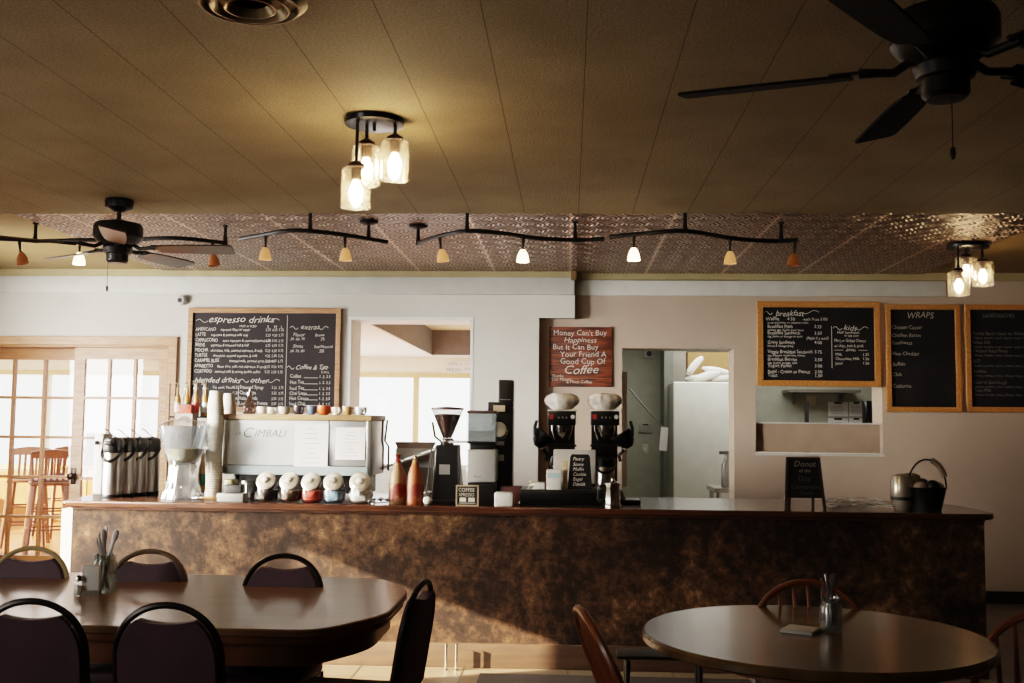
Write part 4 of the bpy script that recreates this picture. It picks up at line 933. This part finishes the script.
# silver spoons / spilled foil on the counter
fl = thing('spoon', 'dull silver spoon in the loose heap right of the A-frame sign', 'spoon', at(835, 6.9), 0, 'silver spoons heaped on the counter')
MB().tube([(-.07,0,.006),(0,0,.012),(.05,0,.006)], [.003,.003,.006], 6, flat=.5).lathe([(1e-4,-.004),(.018,0),(.02,.004),(.016,.004),(1e-4,0)], 12, (.07,0,.006), M=Matrix.Diagonal((1,.8,1,1))).obj('spoon_body', mat('spoon_silver', (222,216,204), .4, .1), fl)
for k in range(16):
    px = random.uniform(832, 880); Y = random.uniform(6.6, 7.05)
    q = at(px, Y, CZ+.009*(k % 4)); d_ = dup(fl, q, random.uniform(0, 6.28)); d_.scale = (1.15, 1.5, 1.6)
# bucket and baubles
BY2 = 6.56; q = at(927, BY2)
bk = thing('bucket', 'black metal bucket with a hoop handle at the right end of the counter', 'bucket', q)
bh = P(926, 487, Y=BY2).z-CZ
MB().lathe([(.075,0),(.08,.004),(.108,bh-.01),(.118,bh),(.112,bh),(.102,bh-.015),(.07,.01),(1e-4,.01)], 28).obj('bucket_body', m_black, bk)
MB().tube([(.113*math.cos(a), 0, bh+.165*math.sin(a)) for a in [PI*k/16 for k in range(17)]], .005, 6).obj('handle', m_iron, bk)
MB().tube([(.113*math.cos(a), 0, bh+.165*math.sin(a)) for a in [PI*(.12+.3*k/8) for k in range(9)]], .018, 8, flat=.35).obj('handle_grip', mat('grip_tan', (160,146,130), .6), bk)
m_crm = mat('bauble_silver', (200,192,178), .22, .6)
for k, (dx, dy, dz) in enumerate(((-.05, -.03, bh), (.02, -.04, bh+.01), (.07, .02, bh), (-.01, .05, bh+.02))):
    b = tag(MB().ball((0,0,0), .045 if k < 2 else .04, 18, 12).obj('glass_bauble', m_crm if k % 2 == 0 else m_iron, loc=(q[0]+dx, q[1]+dy, CZ+dz-.01)), ('silver ball at the left inside the black bucket', 'dark ball in the middle of the black bucket', 'silver ball at the right inside the black bucket', 'dark ball at the back of the black bucket')[k], 'ball', 'balls in the bucket')
for k, (px, r, lb) in enumerate(((902, .066, 'larger glossy jar lid end leaning left of the bucket'), (910.5, .064, 'second glossy jar standing between the bucket and the other jar'))):
    t = thing('glass_canister', lb, 'jar', (at(px, 6.60+.13*k)[0], 6.60+.13*k, CZ), 0, 'glossy round jars beside the bucket')
    MB().lathe([(.045,0),(r*.9,.03),(r*1.05,.10),(r,.17),(.055,.205),(.03,.215),(1e-4,.22)], 24).obj('jar_body', mat('smoky_silver', (176,168,154), .22, .6), t)
    MB().lathe([(r*1.06,.06),(r*1.07,.07),(r*1.06,.08)], 24).obj('band', m_iron, t)

# chrome posts by the counter foot
for px, lb in ((450.5, 'left of two short chrome posts at the counter foot'), (460.5, 'right of two short chrome posts at the counter foot')):
    q = P(px, 661, Z=0)
    tag(MB().lathe([(.014,0),(.014,.004),(.008,.008),(.008,.14),(.01,.15)], 12).obj('chrome_post', m_chrome, loc=(q.x, 6.3, 0)), lb, 'post', 'short chrome posts at the counter foot')
# floor mat
q = P(487, 664, Z=0)
mm_ = mat('mat_rubber', (40,34,34), .8, col2=(66,58,56), scale=90, lo=.45, hi=.55, bump=.6, bscale=90)
tag(MB().box(0, 2.6, 0, 1.0, .001, .012, bev=.004).obj('floor_mat', mm_, loc=(q.x-.02, 5.2, 0)), 'dark rubber floor mat in front of the counter', 'mat')

# ------------------------------------------------------------------ tables
m_tw = mat('table_walnut', (130,98,68), .28, col2=(110,80,54), scale=3, stretch=(1,7,1), detail=6, coat=.35)
m_te = mat('table_edge', (124,80,48), .3, col2=(98,62,36), scale=5)
m_dk = mat('dark_metal_leg', (18,15,14), .4, .2)
tx1 = P(405, 595, Z=.75).x; ty0 = P(250, 629, Z=.75).y; ty1 = P(250, 575.5, Z=.75).y
tx0 = tx1-2.75; tcx, tcy = (tx0+tx1)/2, (ty0+ty1)/2; hx, hy = (tx1-tx0)/2, (ty1-ty0)/2
t = thing('dining_table', 'long brown octagonal-ended dining table at the lower left', 'table', (tcx, tcy, 0))
def octo(hx, hy, cx, cy):
    base = [(hx, -hy+cy), (hx, hy-cy), (hx-cx, hy), (-hx+cx, hy), (-hx, hy-cy), (-hx, -hy+cy), (-hx+cx, -hy), (hx-cx, -hy)]
    out = []; n = len(base)
    for i in range(n):
        p0, p1, p2 = Vector(base[i-1]), Vector(base[i]), Vector(base[(i+1) % n])
        a = p1+(p0-p1).normalized()*.11; c = p1+(p2-p1).normalized()*.11
        for k in range(6):
            u = k/5; out.append(tuple((1-u)**2*a+2*u*(1-u)*p1+u*u*c))
    return out
MB().prism(octo(hx, hy, .17, .32), .722, .75, axis='z').obj('table_top', m_tw, t, bevel=.006)
MB().prism(octo(hx-.012, hy-.012, .17, .32), .695, .722, axis='z').obj('top_edge', m_te, t, bevel=.005)
MB().prism(octo(hx-.06, hy-.06, .16, .3), .615, .695, axis='z').obj('apron', m_te, t)
for sx in (-.75, .75):
    MB().box(sx-.06, sx+.06, -.08, .08, .05, .615, bev=.01).obj('pedestal', m_dk, t)
    MB().box(sx-.05, sx+.05, -.42, .42, 0, .05, bev=.01).obj('foot', m_dk, t)
# round table
rp = P(825, 640, Z=.75)
ry0, ry1 = P(845, 677, Z=.75).y, P(800, 603, Z=.75).y
rcx = .015+(P(643.5, 646, Z=.75).x+P(1008, 650, Z=.75).x)/2; rR = (P(1008, 650, Z=.75).x-P(643.5, 646, Z=.75).x)/2; rcy = (ry0+ry1)/2
t = thing('round_table', 'round brown pedestal dining table at the lower right', 'table', (rcx, rcy, 0))
MB().lathe([(rR-.01,.715),(rR,.722),(rR,.74),(rR-.008,.75),(1e-4,.75)], 80).obj('table_top', mat('table_round_wood', (112,88,52), .25, col2=(94,70,40), scale=3, stretch=(7,1,1), detail=6, coat=.35), t)
MB().lathe([(rR-.2,.66),(rR-.2,.716)], 64).obj('apron', m_te, t)
MB().lathe([(.06,.06),(.09,.1),(.05,.2),(.08,.4),(.06,.6),(.14,.65)], 24).obj('pedestal', m_te, t)
for k in range(4):
    a = k*PI/2+.6; MB().tube([(0,0,.1),(math.cos(a)*.25,math.sin(a)*.25,.08),(math.cos(a)*.4,math.sin(a)*.4,.025)], [.04,.035,.025], 8).obj('foot', m_te, t)

# ------------------------------------------------------------------ banquet chairs
m_up = mat('plum_vinyl', (76,46,60), .6, col2=(64,38,50), scale=5)
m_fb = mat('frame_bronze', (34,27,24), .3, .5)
def arch(t, w=.168, z0=.40, zs=.70, zt=.875):      # outline of the tubular back, t from 0 (left foot) to 1
    L1 = zs-z0; 
    if t < .25: return (-w+.015*(1-t/.25)*0, z0+L1*t/.25)
    if t > .75: return (w, z0+L1*(1-t)/.25)
    a = PI*(t-.25)/.5
    return (-w*math.cos(a), zs+(zt-zs)*math.sin(a)**.85)
def banquet(label, loc, rz, fm=None, group='banquet chairs around the long table'):
    t = thing('banquet_chair', label, 'chair', loc, rz, group)
    fm = fm or m_fb
    lean = lambda z: .0+.16*(z-.40)          # backward lean (+y is the back)
    pts = [arch(i/40) for i in range(41)]
    MB().tube([(x, .20+lean(z), z) for x, z in pts], .011, 8, flat=1).obj('back_frame', fm, t)
    # upholstered pad with a dipped top
    out = []; N_ = 40
    inn = [(x*.93, z-.012) for x, z in pts]
    zdip = lambda x: .818+.022*min(1, (abs(x)/.12))**2-.0*abs(x)
    o2 = []
    for x, z in inn: o2.append((x, min(z, zdip(x))))
    o2 = [p for p in o2 if p[1] > .50]; o2 = [(o2[0][0], .50)]+o2+[(o2[-1][0], .50)]
    # dense dip
    dense = []
    for a, b_ in zip(o2, o2[1:]):
        for u in range(4):
            x = a[0]+(b_[0]-a[0])*u/4; z = a[1]+(b_[1]-a[1])*u/4; dense.append((x, min(z, zdip(x))))
    dense.append(o2[-1]); dense.append((.06, .485)); dense.append((-.06, .485))
    M_ = Matrix(((1,0,0,0),(0,1,.16,.20-.064),(0,0,1,0),(0,0,0,1)))
    MB().prism(dense, -.022, .022, M=M_).obj('backrest', m_up, t, bevel=.010)
    MB().box(-.2, .2, -.22, .19, .42, .48, bev=.022).obj('seat', m_up, t)
    MB().box(-.19, .19, -.20, .18, .395, .42).obj('seat_frame', fm, t)
    for s in (-1, 1):
        MB().tube([(s*.185, -.19, .41), (s*.19, -.21, 0)], .011, 8).obj('leg', fm, t)
        MB().tube([(s*.185, .20, .42), (s*.19, .24, 0)], .011, 8).obj('leg', fm, t)
    return t
def chair_at(px_top, py_top, label, rz, zt=.886, fm=None, shift=None):
    q = P(px_top, py_top, Z=zt)
    off = Vector((0, .20+.16*.475, 0)); off.rotate(Matrix.Rotation(rz, 3, 'Z'))
    return banquet(label, (q.x-off.x, q.y-off.y, 0), rz, fm)
# near chairs: backs towards the camera, facing +y (the chair's back is +y locally, so turned round)
chair_at(31, 597.5, 'near dark plum banquet chair at the lower left corner', PI+.05)
chair_at(167, 601.5, 'near dark plum banquet chair, second from the left, back towards the viewer', PI-.03)
m_ft = mat('frame_cream', (196,178,136), .35, .3)  # chair frame lightened to carry the sunlight falling on it
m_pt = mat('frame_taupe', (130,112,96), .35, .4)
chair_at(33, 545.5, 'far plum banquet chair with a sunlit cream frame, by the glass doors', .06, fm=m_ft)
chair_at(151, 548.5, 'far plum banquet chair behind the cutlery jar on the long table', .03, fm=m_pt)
chair_at(285, 553, 'far dark banquet chair in front of the sunlit patch of counter', -.02)
chair_at(424, 579, 'dark banquet chair seen from its side at the right end of the long table', -PI/2-.14)

# ------------------------------------------------------------------ windsor chairs
m_wd = mat('windsor_wood', (150,86,44), .3, col2=(120,64,32), scale=6, coat=.2)
def windsor(label, loc, rz, zt=.84):
    t = thing('windsor_chair', label, 'chair', loc, rz, 'bow-back wooden chairs around the round table')
    MB().lathe([(.19,.42),(.215,.43),(.215,.45),(.19,.46),(1e-4,.452)], 28, M=Matrix.Diagonal((1,.95,1,1))).obj('seat', m_wd, t)
    def bow(u):
        a = PI*u; x = -.235*math.cos(a); z = .46+(zt-.46)*math.sin(a)**.62
        return Vector((x*(.9 if z < .5 else 1), .16+.42*(z-.46), z))
    MB().tube([bow(k/30) for k in range(31)], .013, 8).obj('bow_back', m_wd, t)
    for k in range(7):
        x = -.14+.28*k/6; u = math.acos(-x*1.18/.235)/PI; e = bow(u); MB().tube([(x, .155, .455), ((x+e.x)/2, (.155+e.y)/2, (.455+e.z)/2), e], [.006,.009,.005], 6).obj('spindle', m_wd, t)
    for sx in (-1, 1):
        for sy in (-1, 1): MB().tube([(sx*.13, sy*.12, .43), (sx*.17, sy*.165, .2), (sx*.2, sy*.2, 0)], [.014,.019,.011], 8).obj('leg', m_wd, t)
        MB().tube([(sx*.17, -.165, .2), (sx*.17, .165, .2)], [.009, .009], 6).obj('stretcher', m_wd, t)
    MB().tube([(-.17, 0, .2), (.17, 0, .2)], .009, 6).obj('stretcher', m_wd, t)
    return t
def wind_at(px, py, label, rz, zt=.84):
    q = P(px, py, Z=zt+.01); off = Vector((0, .16+.42*(zt-.46), 0)); off.rotate(Matrix.Rotation(rz, 3, 'Z'))
    return windsor(label, (q.x-off.x, q.y-off.y, 0), rz, zt)
wind_at(807, 579.5, 'wooden bow-back chair on the far side of the round table', -.05)
wind_at(580, 606, 'wooden bow-back chair seen side-on, left of the round table', PI/2+.2, .85)
wind_at(1052, 611, 'wooden bow-back chair cut by the right edge of the photo', -.45, .84)
q = P(640, 645, Z=.46)
t = thing('stool', 'low black stool behind the left side of the round table', 'stool', (P(660, 645, Z=.46).x, q.y-.05, 0))
MB().box(-.2, .2, -.16, .0, .44, .455, bev=.004).obj('seat', m_blackm, t)
for sx in (-.17, .17):
    for sy in (-.15, -.02): MB().tube([(sx, sy, 0), (sx*.9, sy*.9, .43)], .011, 8).obj('leg', m_black, t)

# ------------------------------------------------------------------ table-top things
def cutlery_jar(label, q, s, n, lean=.25):
    t = thing('cutlery_jar', label, 'jar', q)
    MB().lathe([(.034*s,0),(.038*s,.008),(.038*s,.085*s),(.031*s,.10*s),(.034*s,.115*s),(.032*s,.115*s),(.029*s,.10*s),(.035*s,.085*s),(.034*s,.01),(1e-4,.008)], 24).obj('glass_jar', glass('jar_glass', (226,230,228), .6, .04, mixb=.05, base=(215,220,216)), t)
    for k in range(n):
        a = k*2.4; ln = random.uniform(.8, 1.0)
        tl = random.uniform(.14, lean+.06)
        d = Vector((math.cos(a)*tl, math.sin(a)*tl*.7, 1)).normalized()
        b0 = Vector((-math.cos(a)*.02, -math.sin(a)*.02, .012)); e = b0+d*.2*ln*s
        kind = k % 3
        tt = thing(('fork', 'knife', 'spoon')[kind], '%s standing in the %s' % (('steel fork', 'steel table knife', 'steel spoon')[kind], 'cutlery jar on the long table' if 'long' in label else 'cutlery jar on the round table'), ('fork', 'knife', 'spoon')[kind], (q[0], q[1], q[2]), 0, ('forks', 'knives', 'spoons')[kind]+(' in the jar on the long table' if 'long' in label else ' in the jar on the round table'))
        if kind == 0:
            MB().tube([b0, b0+d*.14*s, e], [.0035,.004,.0075], 6, flat=.45).obj('fork_body', MATS['cutlery'], tt)
        elif kind == 1:
            MB().tube([b0, b0+d*.1*s, b0+d*.11*s, e], [.003,.005,.008,.003], 6, flat=.4).obj('knife_body', MATS['cutlery'], tt)
        else:
            MB().tube([b0, b0+d*.15*s, b0+d*.165*s, b0+d*.185*s, e], [.003,.0035,.009,.010,.004], 8, flat=.45).obj('spoon_body', MATS['cutlery'], tt)
    return t
mat('cutlery', (176,170,168), .25, .5)
q = P(104, 592, Z=.75); cutlery_jar('glass jar of cutlery standing on the long table', q, 1.3, 8, .3)
q2 = P(831, 632, Z=.75); cutlery_jar('glass jar of cutlery standing on the round table', q2, 1.0, 9, .28)
# napkin holder, shaker, pepper
q = P(91, 594.5, Z=.75)
t = thing('napkin_holder', 'upright white napkins in a steel holder beside the cutlery jar', 'napkin holder', q, .25)
MB().box(-.035, .035, -.03, .03, 0, .006).box(-.035, .035, .03, .033, 0, .02).box(-.035, .035, -.033, -.03, 0, .02).obj('holder', m_steel, t)
for k in range(4): MB().box(-.032+.0*k, .032, -.026+.0125*k, -.016+.0125*k, .007, .115, bev=.002).obj('napkin', m_paper, t)
q = P(78, 596, Z=.75)
for dx, lb, cc in ((0, 'glass salt shaker with a steel cap at the left of the napkins', (220,216,210)), (.045, 'glass pepper shaker just behind the salt shaker', (60,50,46))):
    t = thing('shaker', lb, 'shaker', (q.x+dx*.4, q.y+dx*1.4, .75), 0, 'salt and pepper on the long table')
    MB().lathe([(.017,0),(.019,.005),(.015,.055),(.014,.06)], 10).obj('glass_body', m_clear, t); MB().lathe([(.015,.004),(.0135,.04),(1e-4,.04)], 10).obj('contents', mat('shk_%d' % cc[0], cc, .7), t)
    MB().lathe([(.015,.058),(.016,.066),(.012,.078),(1e-4,.082)], 14).obj('cap', m_chrome, t)
a = P(775, 634, Z=.75)
t = thing('napkin_stack', 'flat white folded napkin lying on the round table', 'napkin', P(800, 632, Z=.75), -.5)
for k in range(3): MB().box(-.055+.002*k, .055, -.05, .05+.002*k, .001+.004*k, .005+.004*k, bev=.0015).obj('napkin_fold', m_paper, t)

# ------------------------------------------------------------------ ceiling fans
def fan(label, px, py, Y, R, zb, a0, blade_m, cx=-.05):
    q = P(px, py, Y=Y)
    t = thing('ceiling_fan', label, 'ceiling fan', (q.x, Y, ZC))
    d = zb-ZC     # blade plane, local
    MB().lathe([(.078,0),(.082,-.012),(.078,-.05),(.05,-.062),(.03,-.075)], 28).obj('canopy', m_iron, t)
    MB().lathe([(.014,-.07),(.014,d+.15)], 12).obj('downrod', m_iron, t)
    MB().lathe([(.03,d+.17),(.06,d+.16),(.13,d+.145),(.14,d+.125),(.14,d+.065),(.12,d+.04),(.09,d+.02)], 36).obj('motor_housing', m_iron, t)
    MB().lathe([(.075,d+.03),(.085,d+.0),(.075,d-.03),(.062,d-.035),(.062,d-.075),(.05,d-.088),(1e-4,d-.09)], 28).obj('switch_housing', m_iron, t)
    for k in range(5):
        a = math.radians(a0+72*k)
        M_ = RZ(a)@T(0,0,d)@RX(math.radians(-12))
        o = []
        for (x, wd) in ((.24,.045),(.30,.058),(.4,.064),(.55,.068),(R-.02,.068),(R-.005,.062),(R,.05)): o.append((x, wd))
        outl = [(x, -w_) for x, w_ in o]+[(x, w_) for x, w_ in reversed(o)]
        bl = MB().prism(outl, -.004, .004, M=M_, axis='z').obj('blade', blade_m, t)
        MB().tube([(.08,0,.03),(.13,0,.0),(.18,0,.005),(.22,0,.008)], [.012,.012,.012,.014], 8, M=M_).box(.2, .3, -.035, .035, .004, .012, M=M_, bev=.002).obj('blade_iron', m_iron, bl)
    z_ = d-.09
    MB().tube([(cx,-.01,z_+.04),(cx,-.01,z_-.13)], .0016, 5).lathe([(.004,-.165),(.008,-.15),(.007,-.135),(.002,-.13)], 8, (cx,-.01,z_)).obj('pull_chain', m_iron, t)
    return t
m_blade = mat('fan_blade_brown', (60,42,32), .35, col2=(46,32,25), scale=6, stretch=(1,6,1))
fan('far dark ceiling fan hanging at the left above the glass doors', 118, 240, 6.02, .68, 2.44, 147, m_blade)
m_blade2 = mat('fan_blade_dark', (26,20,17), .8, spec=.15)
fan('near dark ceiling fan at the top right corner', 945, 60, 2.85, .72, 2.41, 161, m_blade2, .012)

# ------------------------------------------------------------------ ceiling lamps
m_bulb2 = mat('bulb_lit_dim', (255,230,190), .4, emit=(255,226,186), estr=55)
m_bulb = mat('bulb_lit', (255,230,190), .4, emit=(255,226,186), estr=190)
m_shade = glass('shade_glass', (252,248,240), .5, .05, mixb=.05, base=(255,244,226))
def triple(label, px, py, zc, pr, shades, sr=.062, sh=.165, bm_=None):
    q = P(px, py, Z=zc)
    t = thing('ceiling_lamp', label, 'ceiling lamp', (q.x, q.y, zc))
    MB().lathe([(1e-4,0),(pr,0),(pr+.004,-.006),(pr,-.024),(pr-.02,-.028),(1e-4,-.028)], 40).obj('ceiling_plate', mat('lamp_plate', (30,26,26), .25, .6), t)
    MB().lathe([(.008,-.028),(.008,-.05),(1e-4,-.052)], 10).obj('finial', m_iron, t)
    for dx, dy, dz in shades:
        MB().tube([(dx, dy, -.02), (dx, dy, dz+.03)], .008, 8).obj('stem', m_iron, t)
        MB().lathe([(.012,dz+.035),(.035,dz+.02),(.04,dz+.005),(.022,dz),(.022,dz-.045),(.016,dz-.05)], 20, (dx, dy, 0)).obj('socket', mat('socket_brown', (60,34,24), .4, .3), t)
        s = MB().lathe([(.03,dz+.004),(sr-.006,dz+.002),(sr,dz-.008),(sr,dz-sh),(sr-.003,dz-sh),(sr-.003,dz-.01),(.03,dz-.0)], 32, (dx, dy, 0)).obj('lamp_shade', m_shade, t)
        MB().lathe([(.012,dz-.05),(.016,dz-.06),(.028,dz-.085),(.03,dz-.1),(.024,dz-.12),(.008,dz-.138),(1e-4,dz-.14)], 18, (dx, dy, 0)).obj('bulb', bm_ or m_bulb, t)
    return t
def shade_pos(px, py_top, px0, py0, zc, dy):       # offset of a shade top seen at (px, py_top), dy behind the plate centre
    c = P(px0, py0, Z=zc); q = P(px, py_top, Y=c.y+dy); return (q.x-c.x, dy, q.z-zc)
tz = ZC
c0_ = (374.5, 119.5)
triple('flush ceiling lamp with three glass cylinders, centre left', c0_[0], c0_[1], tz, .125,
       [shade_pos(356.5, 169, *c0_, tz, -.06), shade_pos(366.5, 147, *c0_, tz, .03), shade_pos(395, 142, *c0_, tz, .02)])
c1_ = (968, 245)
triple('flush ceiling lamp with three glass cylinders above the wraps board', c1_[0], c1_[1], tz, .14,
       [shade_pos(958.5, 272, *c1_, tz, -.08), shade_pos(966, 258, *c1_, tz, .07), shade_pos(982.5, 262.5, *c1_, tz, .0)], .073, .165, m_bulb2)

# ceiling air vent
q = P(250, -2, Z=ZC)
t = thing('ceiling_vent', 'round metal air diffuser cut by the top edge of the photo', 'vent', q)
MB().lathe([(.17,0),(.175,-.008),(.15,-.03),(.145,-.03),(.14,-.008)], 48).obj('outer_ring', mat('vent_bronze', (150,128,92), .35, .5), t)
for r in (.06, .1):
    MB().lathe([(r,-.01),(r+.02,-.035),(r+.015,-.036),(r-.005,-.012)], 40).obj('cone_ring', MATS['vent_bronze'], t)
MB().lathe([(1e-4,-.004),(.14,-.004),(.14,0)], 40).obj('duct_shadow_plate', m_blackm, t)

# ------------------------------------------------------------------ track lights
RZt = 2.62
m_amb = mat('amber_glass_off', (150,92,56), .3, emit=(255,150,70), estr=.05)
m_amb2 = mat('amber_glass_warm', (200,160,116), .3, emit=(255,180,110), estr=.45)
m_lit = mat('amber_glass_lit', (255,235,205), .3, emit=(255,214,160), estr=9)
def track(label, path, heads, stands, canopies=()):
    pw = [P(x, y, Z=RZt) for x, y in path]
    o = pw[0].copy()
    t = thing('track_light', label, 'track light', o, 0, 'wavy track lights over the counter')
    # smooth the path
    sm = []
    for i in range(len(pw)-1):
        p0, p1, p2, p3 = pw[max(0, i-1)], pw[i], pw[i+1], pw[min(len(pw)-1, i+2)]
        for u in [k/6 for k in range(6)]:
            sm.append(.5*((2*p1)+(-p0+p2)*u+(2*p0-5*p1+4*p2-p3)*u*u+(-p0+3*p1-3*p2+p3)*u**3))
    sm.append(pw[-1])
    MB().tube([p-o for p in sm], .014, 8).obj('rail', m_iron, t)
    def on(px):
        best = min(sm, key=lambda p: abs((p-CP).dot(rt)/(p-CP).dot(fw)*F+512-px)); return best
    for px in stands:
        p = on(px)-o; top = ZC+.012-RZt
        MB().tube([p+Vector((0,0,-.015)), p+Vector((0,0,top*.5)), p+Vector((0,0,top))], [.018,.011,.011], 8).lathe([(.02,0),(.02,-.012)], 12, p+Vector((0,0,top))).obj('standoff', m_iron, t)
    for px in canopies:
        p = on(px)-o; top = ZC+.012-RZt
        MB().lathe([(.06,top),(.062,top-.02),(.03,top-.035)], 24, (p.x, p.y, 0)).obj('power_canopy', m_iron, t)
    for px, lvl, tx, ty in heads:
        p = on(px)-o
        MB().tube([p+Vector((0,0,.012)), p+Vector((0,0,-.02)), p+Vector((tx*.1,0,-.075)), p+Vector((tx*.2,0,-.09))], [.014,.011,.006,.016], 8).obj('lamp_arm', m_iron, t)
        M_ = T(p.x+tx*.2, p.y, p.z-.085)@RY(-tx*2.2)@RX(ty)
        MB().lathe([(.014,0),(.023,-.012),(.034,-.04),(.04,-.078),(.037,-.078),(.031,-.04),(.012,-.012)], 18, M=M_).obj('lamp_shade', (m_amb, m_amb2, m_lit)[lvl], t)
        if lvl == 2: MB().ball((0,0,-.045), .014, M=M_).obj('bulb', m_bulb, t)
    return t
track('black wavy track light at the far left, running behind the fan', [(-20,238),(15,239.5),(40,241),(80,240),(125,240),(175,238),(225,243)], [(18,0,.08,0),(77,2,0,0),(209,0,.05,0)], [37,110,223])
track('black wavy track light between the fan and the glass lamp, two heads', [(240,239),(262,235),(285,231),(310,231),(345,235),(387,242)], [(264,1,0,0),(343,1,.02,0)], [310,370], [370])
track('black wavy track light in the middle with two heads, left of centre', [(418,243),(440,236),(467,231),(500,233),(535,238),(575,240),(604,239)], [(441,1,.06,0),(522,2,0,0)], [418,469,575], [418])
track('black wavy track light right of centre with three heads', [(610,237),(640,234),(685,231),(730,238),(770,241),(798,240)], [(631,2,0,0),(732,1,0,0),(796,0,-.04,0)], [685,782])

# ------------------------------------------------------------------ light
def area(name, loc, rot, sx, sy, power, col):
    l = bpy.data.lights.new(name, 'AREA'); l.shape = 'RECTANGLE'; l.size = sx; l.size_y = sy; l.energy = power; l.color = col
    o = bpy.data.objects.new(name, l); COL.objects.link(o); o.location = loc; o.rotation_euler = rot; return o
R_ = math.radians
def aim(name, loc, target, sx, sy, power, col, spread=180):
    o = area(name, loc, (0,0,0), sx, sy, power, col)
    o.rotation_euler = (Vector(target)-Vector(loc)).to_track_quat('-Z', 'Y').to_euler(); o.data.spread = R_(spread); return o
aim('window_light_left', (XLW+.1, 7.3, 1.6), (-2.9, 9.0, 1.5), 1.6, 1.6, 125, (1, .97, .93), 125)  # added area fill inside the left wall for the back wall, no window here
aim('window_light_upper_left', (XLW+.2, 4.6, 2.0), (-2.1, 7.0, 1.35), 1.0, .7, 36, (1, .94, .88), 42)  # added narrow fill that brightens the machine and the equipment fronts
aim('window_light_counter', (XLW+.1, 5.5, 1.2), (-2.9, 6.4, .6), .7, 1.0, 90, (1, .88, .72), 38)  # added fill lamp for the left end of the counter front
aim('window_light_front_left', (XLW+.3, 0.6, 1.7), (-1.2, 8.6, 1.4), 2.2, 1.4, 36, (1, .94, .87), 120)  # added wide fill from the front left, no window built there
aim('window_light_behind', (-1.5, -2.8, 1.7), (-.5, 5, 1.4), 3, 1.4, 3, (1, .92, .82))  # weak added fill behind the camera, in front of a solid wall
area('sunroom_light', (-5, 12.5, 2.3), (0, 0, 0), 5, 3, 200, (1, .97, .92))  # added area lamp that lifts the sunroom, no fixture built
aim('sunroom_floor_bounce', (-3.2, 12.5, .5), (-2.0, 12.0, 2.4), 2.5, 2.5, 70, (1, .97, .93))  # added upward lamp in place of light bouncing off the floor
area('kitchen_light', (1.8, 10.7, 2.45), (0, 0, 0), 2.0, 1.0, 34, (1, .97, .93))
sun = bpy.data.lights.new('sun', 'SUN'); sun.energy = 60; sun.angle = R_(.5); sun.color = (1, .80, .56)
so = bpy.data.objects.new('sun', sun); COL.objects.link(so)
so.rotation_euler = Vector((1, .4, -.343)).to_track_quat('-Z', 'Y').to_euler()
w = bpy.data.worlds.new('world'); sc.world = w; w.use_nodes = True
w.node_tree.nodes['Background'].inputs[0].default_value = (1, .985, .96, 1); w.node_tree.nodes['Background'].inputs[1].default_value = 4
sc.view_settings.view_transform = 'Filmic'; sc.view_settings.look = 'Medium High Contrast'; sc.view_settings.exposure = .38
sc.cycles.use_denoising = True; sc.cycles.max_bounces = 8; sc.cycles.transparent_max_bounces = 16
sc.cycles.sample_clamp_indirect = 6; sc.cycles.caustics_reflective = False; sc.cycles.caustics_refractive = False
